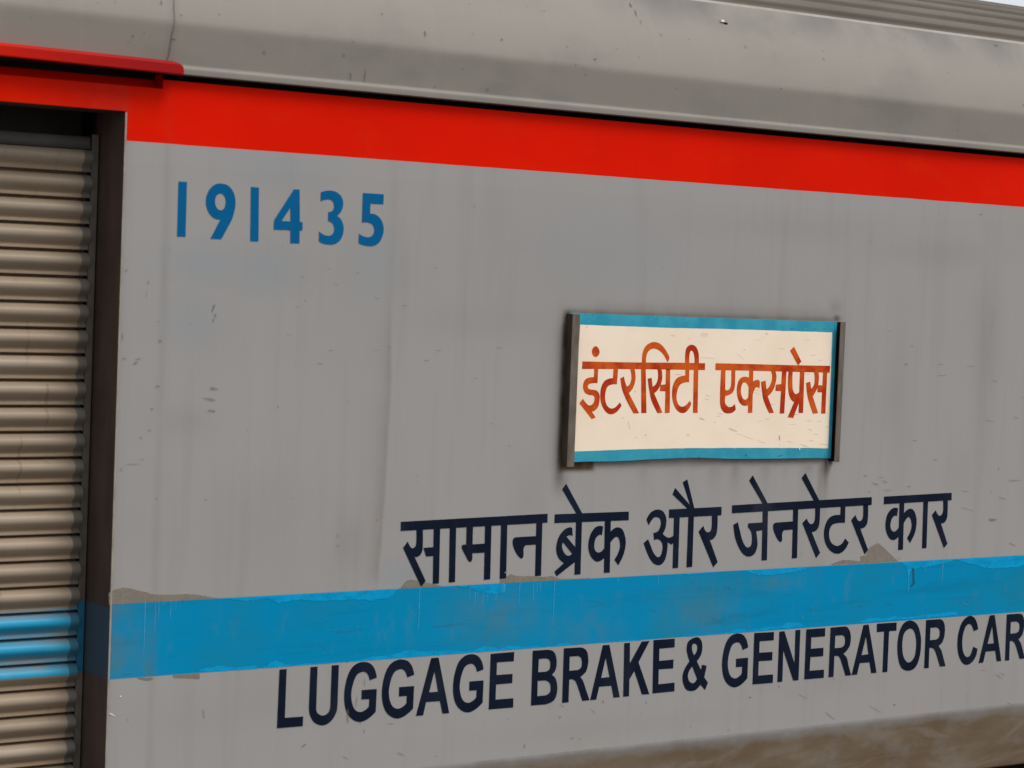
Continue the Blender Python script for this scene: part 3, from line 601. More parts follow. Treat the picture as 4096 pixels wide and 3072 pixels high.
MARKS = {'d':[(3.0743,2.7399,0.0044,-0.0013,-0.0050,-0.0137),(3.0813,2.7177,0.0038,-0.0005,-0.0013,-0.0082),(3.0749,2.7021,0.0030,-0.0006,-0.0016,-0.0060),(2.7899,2.8406,0.0059,0.0028,0.0013,-0.0024),(2.8607,2.8087,0.0037,-0.0005,-0.0007,-0.0047),(2.8563,2.7748,0.0015,-0.0001,-0.0008,-0.0135),(2.8265,2.5719,0.0098,0.0044,0.0020,-0.0036),(2.8353,2.5838,0.0102,0.0010,0.0003,-0.0027),(2.7913,2.5849,0.0072,-0.0011,-0.0005,-0.0030),(2.9037,2.6373,0.0067,0.0001,0.0002,-0.0047),(2.7837,2.6486,0.0022,0.0000,0.0005,-0.0134),(2.8980,2.6948,0.0052,0.0001,0.0000,-0.0014),(3.0862,2.4987,0.0168,-0.0020,-0.0006,-0.0048),(3.0720,2.4682,0.0229,-0.0028,-0.0006,-0.0048),(3.0790,2.4337,0.0153,-0.0019,-0.0005,-0.0041),(3.0700,2.1676,0.0035,-0.0001,0.0001,-0.0031),(2.8582,2.2914,0.0081,0.0005,0.0002,-0.0017),(2.8292,2.2776,0.0221,0.0004,0.0001,-0.0017),(2.8524,2.3542,0.0027,0.0009,0.0022,-0.0051),(2.7931,2.2619,0.0029,-0.0000,0.0002,-0.0061),(3.0853,1.5235,0.0019,0.0002,0.0040,-0.0175),(2.8382,1.5239,0.0017,0.0004,0.0025,-0.0060),(2.9738,1.7065,0.0098,-0.0001,0.0001,-0.0014),(3.1571,1.7743,0.0020,-0.0001,0.0001,-0.0018),(2.8299,1.6613,0.0185,-0.0007,0.0001,-0.0014),(3.9088,1.8245,0.0049,0.0028,0.0013,-0.0016),(3.5200,1.7647,0.0050,-0.0003,0.0001,-0.0022),(3.4967,1.6776,0.0017,-0.0001,0.0001,-0.0014),(3.5810,1.7468,0.0836,0.0029,0.0002,-0.0015),(3.9469,1.7430,0.0797,0.0027,0.0003,-0.0015),(3.4832,1.7055,0.0208,-0.0137,-0.0007,-0.0008),(3.7464,1.4406,0.0155,-0.0008,0.0001,-0.0015),(4.7536,1.3936,0.0027,-0.0014,-0.0009,-0.0013),(4.7728,1.4301,0.0030,-0.0002,0.0003,-0.0056),(4.9748,1.3297,0.0042,-0.0003,0.0001,-0.0020),(5.1493,1.3052,0.0084,-0.0024,-0.0006,-0.0019),(4.6631,1.4760,0.0079,-0.0000,0.0002,-0.0012),(4.7862,1.7485,0.0195,-0.0059,-0.0005,-0.0015),(5.1100,1.8156,0.0235,-0.0113,-0.0010,-0.0014),(5.0799,1.6948,0.0574,-0.0262,-0.0007,-0.0010),(4.3893,1.8141,0.0051,-0.0026,-0.0007,-0.0010),(4.5491,1.7881,0.0334,-0.0088,-0.0003,-0.0011),(4.9330,1.8115,0.0026,-0.0001,0.0001,-0.0020),(5.3484,1.7052,0.0027,-0.0001,0.0001,-0.0021),(5.7583,1.7158,0.0070,-0.0003,0.0002,-0.0039),(5.8985,1.7174,0.0242,-0.0092,-0.0009,-0.0015),(5.3697,1.7623,0.0105,-0.0034,-0.0007,-0.0015),(6.5720,1.2915,0.0187,-0.0061,-0.0008,-0.0016),(6.2089,1.6235,0.0049,-0.0003,0.0001,-0.0013),(6.4472,2.2076,0.0032,-0.0002,-0.0004,-0.0080),(6.4121,2.1192,0.0032,-0.0003,-0.0004,-0.0071),(6.5622,2.4822,0.0077,0.0000,0.0001,-0.0018),(6.2861,3.1737,0.0111,-0.0005,-0.0003,-0.0026),(5.8956,2.6799,0.0024,0.0000,0.0001,-0.0017),(5.7237,3.0474,0.0064,-0.0035,-0.0014,-0.0013),(5.8369,2.7256,0.0047,0.0001,0.0001,-0.0021),(3.6912,2.6326,0.0067,-0.0009,-0.0002,-0.0014),(3.5662,2.8598,0.0057,0.0011,0.0004,-0.0017),(3.6472,2.6229,0.0125,-0.0017,-0.0002,-0.0011),(3.8111,2.2094,0.0022,-0.0000,0.0001,-0.0018),(3.3030,2.4442,0.0024,0.0000,0.0002,-0.0063),(3.5292,2.0454,0.0017,-0.0001,0.0003,-0.0072),(3.5515,2.4615,0.0040,-0.0012,-0.0006,-0.0017),(3.8599,2.2646,0.0017,-0.0000,0.0001,-0.0015)],
'k':[(2.9269,2.9084,0.0022,0.0001,0.0001,-0.0020),(2.8846,2.4389,0.0052,-0.0000,0.0001,-0.0034),(2.9008,2.5059,0.0082,0.0000,0.0001,-0.0034),(2.8793,2.3761,0.0059,-0.0000,0.0001,-0.0034),(2.9086,2.1748,0.0030,-0.0001,0.0001,-0.0027),(3.5878,1.4807,0.0038,-0.0003,0.0011,-0.0274),(3.6177,1.5186,0.0025,-0.0003,-0.0008,-0.0200),(3.6446,1.5806,0.0021,-0.0001,0.0006,-0.0147),(3.6490,1.4246,0.0025,-0.0002,0.0004,-0.0088),(3.6352,1.4514,0.0038,-0.0003,0.0001,-0.0022),(3.4340,1.3973,0.0090,0.0039,0.0017,-0.0026),(3.5850,1.3459,0.0120,-0.0082,-0.0011,-0.0014),(3.7873,1.3409,0.0166,-0.0065,-0.0008,-0.0020),(3.9237,1.3214,0.0036,-0.0003,0.0001,-0.0026),(4.4631,1.3341,0.0063,0.0013,0.0013,-0.0027),(4.4962,1.3286,0.0057,-0.0017,-0.0005,-0.0018),(4.4102,1.4087,0.0029,-0.0002,0.0003,-0.0055),(4.2695,1.3254,0.0028,-0.0002,0.0004,-0.0085),(5.2421,1.4143,0.0075,-0.0000,0.0005,-0.0029),(4.5883,1.4479,0.0034,-0.0003,0.0004,-0.0071),(4.5458,1.4196,0.0108,-0.0092,-0.0013,-0.0010),(4.4169,1.4471,0.0110,-0.0059,-0.0011,-0.0016),(4.9571,1.8418,0.0114,-0.0017,-0.0003,-0.0020),(5.1621,1.8316,0.0160,-0.0018,-0.0001,-0.0016),(5.5179,1.7194,0.0037,0.0022,0.0030,-0.0027),(5.4707,1.6883,0.0050,-0.0003,0.0002,-0.0034),(6.2744,1.7054,0.0211,-0.0036,-0.0004,-0.0022),(6.3002,1.6930,0.0215,-0.0065,-0.0006,-0.0012),(5.3774,1.4432,0.0033,-0.0002,0.0003,-0.0059),(5.6279,1.3191,0.0280,-0.0179,-0.0017,-0.0015),(6.5031,1.4039,0.0273,-0.0148,-0.0014,-0.0014),(6.5218,1.4117,0.0156,-0.0060,-0.0010,-0.0016),(5.4935,1.3992,0.0312,-0.0130,-0.0006,-0.0011),(5.8526,1.3275,0.0368,-0.0180,-0.0008,-0.0011),(6.4184,1.4321,0.0190,-0.0036,-0.0002,-0.0013),(5.6366,1.4567,0.0110,-0.0086,-0.0012,-0.0008),(5.9526,1.3350,0.0084,-0.0006,0.0002,-0.0035),(5.7515,2.1936,0.0137,-0.0024,-0.0005,-0.0021),(5.8303,2.1871,0.0141,-0.0011,-0.0001,-0.0017),(5.8489,2.1710,0.0193,-0.0049,-0.0008,-0.0020),(5.8027,2.1633,0.0156,-0.0044,-0.0012,-0.0028),(5.9930,2.3211,0.0144,-0.0007,-0.0000,-0.0017),(6.5398,2.1623,0.0387,-0.0002,0.0002,-0.0018),(6.4289,2.0142,0.0216,-0.0019,-0.0004,-0.0071),(6.5444,1.9144,0.0239,-0.0084,-0.0012,-0.0020),(6.5290,2.4053,0.0216,-0.0032,-0.0004,-0.0017),(6.3868,2.3932,0.0249,-0.0038,-0.0003,-0.0013),(5.7725,2.1349,0.0081,-0.0007,-0.0001,-0.0021),(5.9743,2.1501,0.0143,-0.0003,0.0001,-0.0017),(6.1032,2.2476,0.0145,-0.0016,-0.0002,-0.0017),(6.4740,2.0956,0.0247,-0.0061,-0.0008,-0.0021),(6.2878,2.0579,0.0362,-0.0091,-0.0005,-0.0012),(6.2645,2.1268,0.0310,-0.0037,-0.0002,-0.0013),(5.9411,1.8825,0.0083,-0.0003,0.0001,-0.0017),(5.9300,2.6047,0.0142,-0.0013,-0.0003,-0.0021),(5.9553,2.6714,0.0107,0.0002,0.0001,-0.0017),(6.1097,2.6054,0.0182,0.0002,0.0001,-0.0013),(6.1186,2.5643,0.0243,-0.0004,0.0000,-0.0013),(6.4015,2.5455,0.0188,-0.0022,-0.0003,-0.0017),(6.2695,2.6006,0.0248,-0.0010,-0.0000,-0.0013),(3.4648,2.8691,0.0057,0.0006,0.0002,-0.0014),(3.6383,2.7842,0.0084,-0.0008,-0.0002,-0.0018),(3.7409,2.7635,0.0103,-0.0005,-0.0001,-0.0014),(3.8520,2.8854,0.0060,0.0007,0.0002,-0.0015),(3.3727,2.8409,0.0072,0.0002,0.0001,-0.0014),(3.4913,2.8224,0.0082,-0.0004,-0.0001,-0.0014),(3.3582,2.7489,0.0080,0.0008,0.0002,-0.0014),(3.3836,2.7690,0.0032,0.0001,0.0001,-0.0021),(3.8302,2.5926,0.0086,-0.0012,-0.0003,-0.0018),(3.8745,2.6244,0.0104,-0.0014,-0.0002,-0.0015),(3.9903,3.0869,0.0035,0.0002,0.0001,-0.0029),(3.4439,2.5790,0.0081,-0.0011,-0.0003,-0.0021),(3.4791,2.6186,0.0082,0.0001,0.0001,-0.0014),(4.0177,2.5372,0.0089,-0.0006,-0.0001,-0.0011),(4.1099,2.6373,0.0136,-0.0008,-0.0001,-0.0011),(3.5305,2.0147,0.0073,-0.0039,-0.0008,-0.0012),(3.6676,2.0901,0.0042,-0.0001,0.0001,-0.0029)],
'w':[(2.8137,1.5965,0.0033,-0.0002,0.0001,-0.0021),(2.7879,1.5449,0.0088,-0.0044,-0.0007,-0.0015),(4.1648,1.9043,0.0018,-0.0001,0.0001,-0.0015)],
'r':[(5.8657,2.1381,0.0200,-0.0017,-0.0002,-0.0038),(5.4541,1.9194,0.0044,-0.0002,0.0001,-0.0025),(3.3315,2.6646,0.0080,-0.0005,-0.0001,-0.0018),(3.8093,2.2289,0.0030,-0.0001,0.0001,-0.0026),(4.0874,2.3913,0.0118,-0.0009,-0.0001,-0.0015),(4.1636,2.3181,0.0079,-0.0024,-0.0007,-0.0018)]}
BOARD_MARKS = {'k':[(4.6618,2.4986,0.0030,0.0000,0.0002,-0.0039),(4.8842,2.6814,0.0041,-0.0002,-0.0001,-0.0016)],
'd':[(4.8478,2.5569,0.0162,-0.0010,-0.0001,-0.0009),(4.4727,2.7525,0.0024,0.0001,0.0002,-0.0031),(4.4439,2.7541,0.0019,0.0000,0.0002,-0.0031),(4.4913,2.7445,0.0024,0.0001,0.0001,-0.0015),(4.8780,2.2808,0.0015,-0.0000,0.0002,-0.0032),(5.1657,2.2761,0.0027,-0.0000,0.0002,-0.0041),(4.9544,2.2710,0.0062,-0.0001,0.0001,-0.0024),(5.2358,2.7040,0.0027,0.0013,0.0023,-0.0028),(5.3167,2.3364,0.0033,-0.0000,0.0005,-0.0090),(5.3537,2.7243,0.0087,0.0002,0.0001,-0.0012),(5.5080,2.7278,0.0078,0.0002,0.0001,-0.0012),(5.4636,2.7265,0.0044,0.0001,0.0001,-0.0012),(5.3800,2.4185,0.0230,0.0009,0.0001,-0.0009),(5.1654,2.2762,0.0021,-0.0000,0.0003,-0.0049),(5.3231,2.2735,0.0166,0.0032,0.0007,-0.0016),(5.3653,2.2783,0.0054,0.0003,0.0002,-0.0012),(5.5358,2.2701,0.0034,-0.0000,0.0001,-0.0021),(5.2740,2.2781,0.0043,-0.0001,0.0001,-0.0016),(5.5446,2.3105,0.0045,-0.0000,0.0001,-0.0013)],
'b':[(4.6421,2.3852,0.0024,0.0004,0.0049,-0.0153),(4.6138,2.4087,0.0028,-0.0008,-0.0018,-0.0044),(4.9583,2.4059,0.0127,-0.0039,-0.0009,-0.0019),(5.1013,2.3651,0.0219,-0.0068,-0.0007,-0.0015),(4.8153,2.6897,0.0149,-0.0022,-0.0003,-0.0012),(5.1355,2.6463,0.0035,-0.0009,-0.0006,-0.0015),(4.9797,2.4860,0.0121,-0.0024,-0.0003,-0.0012),(4.9221,2.5037,0.0129,-0.0031,-0.0004,-0.0011),(5.1885,2.5090,0.0361,-0.0086,-0.0004,-0.0012),(5.0331,2.4138,0.0136,-0.0009,-0.0001,-0.0012),(4.8998,2.3503,0.0123,-0.0006,-0.0000,-0.0016),(4.4485,2.7109,0.0027,-0.0007,-0.0017,-0.0044),(4.5355,2.2739,0.0048,-0.0001,0.0002,-0.0031),(4.6739,2.3428,0.0067,0.0031,0.0008,-0.0010),(4.7156,2.3503,0.0040,-0.0000,0.0002,-0.0031),(5.3193,2.3105,0.0016,-0.0000,0.0003,-0.0049),(5.2532,2.4040,0.0129,-0.0005,-0.0000,-0.0016),(5.4529,2.3972,0.0133,-0.0009,-0.0001,-0.0012),(5.3766,2.3843,0.0186,0.0004,0.0001,-0.0012),(5.5031,2.3954,0.0168,-0.0011,-0.0001,-0.0012),(5.1009,2.3672,0.0224,-0.0056,-0.0006,-0.0015),(5.4604,2.3653,0.0159,-0.0043,-0.0005,-0.0012),(5.4892,2.3485,0.0134,-0.0010,-0.0001,-0.0012),(5.4683,2.3258,0.0133,-0.0012,-0.0001,-0.0017),(5.1740,2.3383,0.0306,-0.0086,-0.0005,-0.0011),(5.2337,2.3236,0.0199,-0.0071,-0.0006,-0.0011),(5.4361,2.3082,0.0214,-0.0053,-0.0006,-0.0016),(5.5248,2.3128,0.0167,-0.0023,-0.0002,-0.0012),(5.5406,2.3753,0.0101,-0.0004,-0.0000,-0.0013),(5.3638,2.3225,0.0109,-0.0012,-0.0002,-0.0016),(5.4319,2.5640,0.0165,-0.0020,-0.0002,-0.0012),(5.1861,2.4989,0.0309,-0.0074,-0.0004,-0.0012),(4.9776,2.4720,0.0123,-0.0020,-0.0003,-0.0012),(4.9722,2.6159,0.0362,-0.0020,-0.0001,-0.0012),(5.1207,2.6219,0.0252,-0.0153,-0.0006,-0.0006),(5.1352,2.6463,0.0032,0.0000,0.0001,-0.0016),(5.1969,2.6817,0.0213,-0.0019,-0.0001,-0.0008),(5.4610,2.6317,0.0144,0.0002,0.0001,-0.0012),(5.4273,2.6858,0.0132,0.0002,0.0000,-0.0008),(5.4954,2.6144,0.0111,0.0001,0.0001,-0.0012),(4.9607,2.4039,0.0169,-0.0043,-0.0006,-0.0015),(5.0183,2.3937,0.0052,-0.0000,0.0001,-0.0016),(5.2744,2.4563,0.0129,-0.0014,-0.0002,-0.0012),(5.3658,2.4729,0.0131,-0.0013,-0.0001,-0.0008),(5.2242,2.3951,0.0149,0.0041,0.0004,-0.0008),(5.1256,2.3508,0.0138,-0.0010,-0.0001,-0.0012),(5.4839,2.4358,0.0133,-0.0014,-0.0002,-0.0012),(5.3062,2.6530,0.0215,-0.0025,-0.0001,-0.0008),(5.0375,2.4238,0.0153,-0.0031,-0.0003,-0.0012)],
'c':[(4.9549,2.6955,0.0175,0.0003,0.0004,-0.0080)],
'w':[(5.4148,2.2960,0.0028,-0.0000,0.0002,-0.0033)]}
ROOF_MARKS = [(3.5036,3.4586,0.0026,0.0136),(3.5531,3.4645,0.0027,0.0205),(3.7669,3.6137,0.0028,0.0139),(3.5000,3.5630,0.0035,0.0015),(3.8092,3.4499,0.0037,0.0023),(4.2559,3.7368,0.0060,0.0024),(4.3184,3.6229,0.0040,0.0024),(4.4253,3.5915,0.0061,0.0033),(4.5229,3.6361,0.0031,0.0025),(4.6118,3.6149,0.0032,0.0025),(4.3413,3.5657,0.0040,0.0024),(4.6350,3.7968,0.0053,0.0092),(4.6463,3.7716,0.0032,0.0150),(4.6564,3.7403,0.0021,0.0100),(5.6755,3.7589,0.0037,0.0018),(5.6423,3.5288,0.0037,0.0018),(6.4132,3.8263,0.0122,0.0028),(6.0839,3.6893,0.0039,0.0018),(5.4691,3.7159,0.0024,0.0035),(5.3552,3.7729,0.0035,0.0018),(5.2309,3.5592,0.0046,0.0026),(2.7717,3.5115,0.0047,0.0036),(2.8640,3.6167,0.0032,0.0086),(2.9012,3.5140,0.0072,0.0036),(3.0498,3.6015,0.0041,0.0022),(2.9249,3.5871,0.0032,0.0029),(2.7610,3.4919,0.0023,0.0021),(2.4612,3.5335,0.0022,0.0021),(2.7175,3.6047,0.0031,0.0021),(2.6632,3.5973,0.0023,0.0021),(4.0591,3.6232,0.0048,0.0040),(3.6186,3.6606,0.0036,0.0023),(3.9495,3.6314,0.0028,0.0024),(3.9071,3.5145,0.0038,0.0023)]

# ------------------------------------------------------------------ ground
g = MB()
g.add([(-3000, -3000, 0), (3000, -3000, 0), (3000, 3000, 0), (-3000, 3000, 0)], [(0, 1, 2, 3)], M['ground'])
go = g.build('ground'); go['kind'] = 'structure'

# ------------------------------------------------------------------ the coach
X0, X1, WIDTH = -3.0, 16.0, 3.24
DX0, DX1, DZ0, DZ1 = 1.372, 2.772, 1.340, 3.299         # door opening
WZ0, WZ1 = 1.290, 3.3985
RX, RZ = 2.889, 3.372                                   # recess behind the gutter over the door
coach = bpy.data.objects.new('railway_coach', None)
coach.location = (6.5, WIDTH / 2, 0)
coach.empty_display_size = .3
COL.objects.link(coach)
coach['label'] = 'weathered grey train coach with red and blue stripes and a roller shutter door'
coach['category'] = 'train coach'

def grid(mb_v, mb_f, xs, zs):
    o = len(mb_v)
    nz = len(zs)
    mb_v += [(x, 0.0, z) for x in xs for z in zs]
    for i in range(len(xs) - 1):
        for j in range(nz - 1):
            a = o + i * nz + j
            mb_f.append((a, a + nz, a + nz + 1, a + 1))

wv, wf = [], []
grid(wv, wf, np.linspace(X0, DX0, 5).tolist(), [WZ0, RZ])
grid(wv, wf, np.linspace(DX0, DX1, 5).tolist(), [DZ1, RZ])
grid(wv, wf, np.linspace(DX0, DX1, 5).tolist(), [WZ0, DZ0])
grid(wv, wf, np.linspace(DX1, RX, 18).tolist(), np.linspace(WZ0, RZ, 299).tolist())
grid(wv, wf, np.linspace(RX, 6.95, 582).tolist(), np.linspace(WZ0, WZ1, 302).tolist())
grid(wv, wf, np.linspace(6.95, X1, 8).tolist(), [WZ0, WZ1])
wall = MB()
wall.add(wv, wf, M['wall'])
wall.extrude([(0.0, WZ1), (.055, WZ1 + .001)], RX, X1, M['wall'])
wall.extrude([(.055, WZ1 + .001), (.055, 3.47)], RX, X1, M['black'])  # black slot back, its shade put into the colour
wall.extrude([(0.0, RZ), (.050, RZ + .001), (.060, 3.400)], X0, RX, M['wall'])
wall.extrude([(.060, 3.400), (.060, 3.47)], X0, RX, M['black'])  # recess top painted black for the shade under the lip
wall.add([(RX, 0, RZ), (RX, .055, RZ), (RX, .055, 3.47), (RX, 0, WZ1)], [(0, 1, 2, 3)], M['wall'])
NW = len(wv)
# paint repairs and runs on the side sheet
yy = -.0005
for rings in parse(BROWN_PATCHES):
    up = sum(z for _, z in rings[0]) / len(rings[0]) > 1.75
    wall.poly([ragged(rings[0], BLUE_HI if up else 0, 9 if up else BLUE_LO, .0009)], yy, M['brown']); yy -= 1e-5
yy = -.0007
for rings in parse(FRESH_BLUE):
    wall.poly([ragged(rings[0], BLUE_LO, BLUE_HI, .0024)], yy, M['fresh']); yy -= 1e-5
for rings in parse(TEAL_SMEAR): wall.poly(rings, -.0009, M['teal'])
for (x, za, zb, w) in DRIPS:
    n = 9; pts = []
    for i in range(n + 1):
        t = i / n; ww = w * (.55 - .25 * t) * random.uniform(.8, 1.2); xx = x + random.uniform(-.0004, .0004)
        pts.append((xx - ww / 2, xx + ww / 2, za + (zb - za) * t))
    wall.add([(a, -.0010, z) for a, b, z in pts] + [(b, -.0010, z) for a, b, z in pts], [(i, i + 1, n + 2 + i, n + 1 + i) for i in range(n)], M['drip'])
add_marks(wall, MARKS, -.0022, M)
wall_o = wall.build('side_wall', coach)

# dirt, rust and touch-up tint on the fine part of the sheet
P = np.array(wall.v)
x, z = P[:, 0], P[:, 2]
def sig(v): return 1 / (1 + np.exp(-np.clip(v, -40, 40)))
def sbox(x0, x1, z0, z1, sx, sz): return sig((x - x0) / sx) * sig((x1 - x) / sx) * sig((z - z0) / sz) * sig((z1 - z) / sz)
def blob(cx, cz, rx, rz): return np.exp(-((x - cx) / rx) ** 2 - ((z - cz) / rz) ** 2)
gr = np.zeros(len(P))
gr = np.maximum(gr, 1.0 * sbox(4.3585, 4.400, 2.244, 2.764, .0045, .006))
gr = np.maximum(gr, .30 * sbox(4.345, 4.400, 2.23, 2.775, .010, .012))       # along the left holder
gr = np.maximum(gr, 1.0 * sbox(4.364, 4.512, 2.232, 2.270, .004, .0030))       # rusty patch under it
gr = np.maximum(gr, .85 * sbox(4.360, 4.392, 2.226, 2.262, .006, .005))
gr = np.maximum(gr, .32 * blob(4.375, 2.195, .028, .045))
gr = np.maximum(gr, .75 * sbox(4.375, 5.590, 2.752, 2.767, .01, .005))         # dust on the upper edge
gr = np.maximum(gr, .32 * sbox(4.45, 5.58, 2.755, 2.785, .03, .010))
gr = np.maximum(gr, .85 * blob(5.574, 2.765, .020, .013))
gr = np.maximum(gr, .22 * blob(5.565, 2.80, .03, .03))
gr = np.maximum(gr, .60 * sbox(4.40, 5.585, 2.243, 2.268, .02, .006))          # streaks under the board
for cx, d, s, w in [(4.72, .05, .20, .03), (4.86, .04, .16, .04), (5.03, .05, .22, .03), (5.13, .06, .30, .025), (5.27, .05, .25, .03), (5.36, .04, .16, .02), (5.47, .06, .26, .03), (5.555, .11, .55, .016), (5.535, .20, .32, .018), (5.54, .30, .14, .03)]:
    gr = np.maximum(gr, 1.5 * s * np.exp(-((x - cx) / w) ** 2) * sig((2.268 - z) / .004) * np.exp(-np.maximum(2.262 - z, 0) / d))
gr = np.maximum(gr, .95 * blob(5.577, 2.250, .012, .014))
sx_ = np.interp(z, [1.93, 2.01, 2.23, 2.52, 2.76], [3.682, 3.688, 3.696, 3.7025, 3.692])   # lap seam in the sheet
sm = np.exp(-np.maximum(sx_ - x, 0) / .030) * sig((sx_ - x) / .0016) * sig((2.72 - z) / .06) * sig((z - 1.90) / .015)
gr = np.maximum(gr, .30 * sm)
gr = np.maximum(gr, .10 * np.exp(-((x - 2.913) / .014) ** 2) * sig((3.2 - z) / .1))
gr = np.maximum(gr, .16 * np.exp(-((x - 2.9115) / .0025) ** 2) * sig((z - 2.7) / .03))
gr = np.maximum(gr, .16 * np.exp(-np.abs(x - 2.772) / .012))
for cx, cz, rx, rz, s in [(2.99, 2.40, .10, .05, .10), (3.30, 2.15, .16, .12, .07), (3.58, 2.02, .07, .10, .13), (4.05, 2.72, .25, .05, .07), (5.9, 2.55, .05, .35, .08), (6.35, 2.62, .07, .45, .13), (6.05, 3.02, .35, .06, .10), (5.35, 3.08, .5, .05, .08), (6.62, 2.4, .05, .35, .12), (4.25, 2.15, .07, .10, .10), (6.25, 2.2, .10, .10, .07), (3.2, 1.52, .5, .08, .05), (5.6, 1.45, .5, .06, .06), (4.7, 1.36, .7, .035, .05)]:
    gr = np.maximum(gr, 0.85 * s * blob(cx, cz, rx, rz))
gr[NW:] = 0
cool = np.maximum.reduce([.8 * blob(3.05, 2.87, .13, .06), .8 * blob(3.25, 2.86, .12, .07), .6 * blob(3.62, 2.90, .10, .12), .5 * blob(3.30, 3.16, .16, .06), .5 * blob(3.0, 2.70, .1, .08), .9 * blob(3.78, 1.91, .09, .05), .4 * blob(4.5, 2.95, .3, .12)])
bd = np.maximum.reduce([.9 * np.exp(-np.maximum(x - 2.80, 0) / .05), .95 * sbox(2.885, 2.925, 1.63, 1.72, .004, .01), .55 * sbox(2.80, 2.925, 1.64, 1.80, .008, .03), .8 * blob(4.14, 1.76, .16, .08), .7 * blob(5.0, 1.74, .16, .09), .5 * blob(4.5, 1.70, .16, .07), .6 * blob(5.35, 1.82, .10, .03)])
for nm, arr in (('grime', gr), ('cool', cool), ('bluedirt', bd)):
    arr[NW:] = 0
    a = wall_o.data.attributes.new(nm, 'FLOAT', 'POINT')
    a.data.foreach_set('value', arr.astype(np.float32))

def letters(name, text, y, mat, parent, label=None, back=None):
    mb = MB()
    for i, rings in enumerate(parse(text)):
        mb.poly(rings, y - 2.5e-5 * (i % 9), mat)
    return mb.build(name, parent, label)
letters('number_lettering', DIGITS, -.0012, M['numblue'], coach, 'blue number 191435')
letters('hindi_lettering', HINDI, -.0012, M['navy'], coach, 'navy Devanagari lettering above the blue stripe')
letters('english_lettering', ENGLISH, -.0012, M['navy'], coach, 'navy lettering LUGGAGE BRAKE & GENERATOR CAR')

# lower skirt: the side turns in below the sole bar
sk = MB()
sk.extrude([(0, WZ0), (.0006, 1.284), (.0022, 1.277), (.0050, 1.269), (.0085, 1.259), (.020, 1.219), (.060, 1.066), (.070, 1.032)], X0, X1, M['skirt'], True, 1)
sk.extrude([(.070, 1.032), (.074, 1.026), (.25, 1.026)], X0, X1, M['skirt'])
sk.build('skirt', coach)

# roof
def arc(y, z, a0, a1, r, n):
    out = []
    for i in range(n + 1):
        a = a0 + (a1 - a0) * i / n
        out.append((y + r * (math.sin(a0) - math.sin(a)), z + r * (math.cos(a) - math.cos(a0))))
    return out
low = [(-.0205, 3.4450), (-.0220, 3.460), (-.0335, 3.5440)]
crease = [(-.0335, 3.5440), (-.0345, 3.5560), (-.0345, 3.5640), (-.0325, 3.5740)]
# upper sheet leans in from 15 to 36 degrees off upright
up = []
y_, z_ = -.0325, 3.5740
NS = 14                          # leans further and further in
for i in range(NS + 1):
    up.append((y_, z_))
    a = R(16 + 21 * (i + .5) / NS)
    y_ += math.sin(a) * .3060 / NS; z_ += math.cos(a) * .3060 / NS
UY, UZ = up[-1]
lip = [(.060, 3.47), (.060, 3.4190), (-.0270, 3.4160), (-.0300, 3.4175)]
bead = [(-.0300, 3.4175), (-.0315, 3.4300), (-.0310, 3.4350), (-.0285, 3.4388), (-.0250, 3.4400), (-.0215, 3.4412), (-.0205, 3.4450)]
rf = MB()
rf.extrude(lip, X0, X1, M['roof'])
rf.extrude(bead, X0, X1, M['roof'], True)
rf.extrude(low[:2] + low[2:] + crease[1:] + up[1:], X0, X1, M['roof'], True)
edge = [(UY, UZ), (UY + .0045, UZ + .0045), (UY + .006, UZ + .0075), (UY + .009, UZ + .0095), (UY + .016, UZ + .011)]
rf.extrude(edge, X0, X1, M['lipedge'], True)
# far half mirrored
mir = [(WIDTH - a, b) for a, b in reversed(low + crease[1:] + up[1:])]
rf.extrude(mir, X0, X1, M['roof'], True)
rz = [b for a, b in low + crease[1:] + up[1:]]; ry = [a for a, b in low + crease[1:] + up[1:]]
def roof_y(z): return float(np.interp(z, rz, ry))
for (x_, z_, a_, b_) in ROOF_MARKS:
    v = []
    for k_ in range(10):
        an = 2 * math.pi * k_ / 10; j_ = random.uniform(.6, 1.2)
        zz_ = z_ + b_ * j_ * math.sin(an)
        v.append((x_ + a_ * j_ * math.cos(an), roof_y(zz_) - .0035, zz_))
    rf.add([(x_, roof_y(z_) - .0035, z_)] + v, [(0, 1 + k_, 1 + (k_ + 1) % 10) for k_ in range(10)], M['rs'])
rf_o = rf.build('roof', coach)
cr = MB()
r0 = .930
base = arc(UY + .014, UZ + .008, R(40), 0.0, r0, 150)
prof = []
s = 0
for i, (py, pz) in enumerate(base):
    a = R(40) * (1 - i / 150)
    s = r0 * R(40) * i / 150
    t = (s / .080) % 1
    h = .0170 * (1 if .30 < t < .80 else max(0, (t - .16) / .14) if t <= .30 and t > .16 else max(0, (.94 - t) / .14) if t >= .80 and t < .94 else 0)
    prof.append((py - h * math.sin(a), pz + h * math.cos(a)))
prof += [(WIDTH / 2, prof[-1][1] + .01)]
prof += [(WIDTH - a, b) for a, b in reversed(prof[:-1])]
cr.extrude(prof, X0, X1, M['corrugated'], True)
cr.build('corrugated_sheet', rf_o)
# a bent clip, specks and soot runs on the roof side
ck = MB()
cz = 3.7785; cyy = roof_y(cz)
ck.box(5.021, 5.034, cyy - .007, cyy + .004, cz - .001, cz + .007, M['w'])
ck.box(5.034, 5.050, cyy - .006, cyy + .004, cz - .007, cz - .001, M['black'])
ck.build('roof_clip', rf_o)

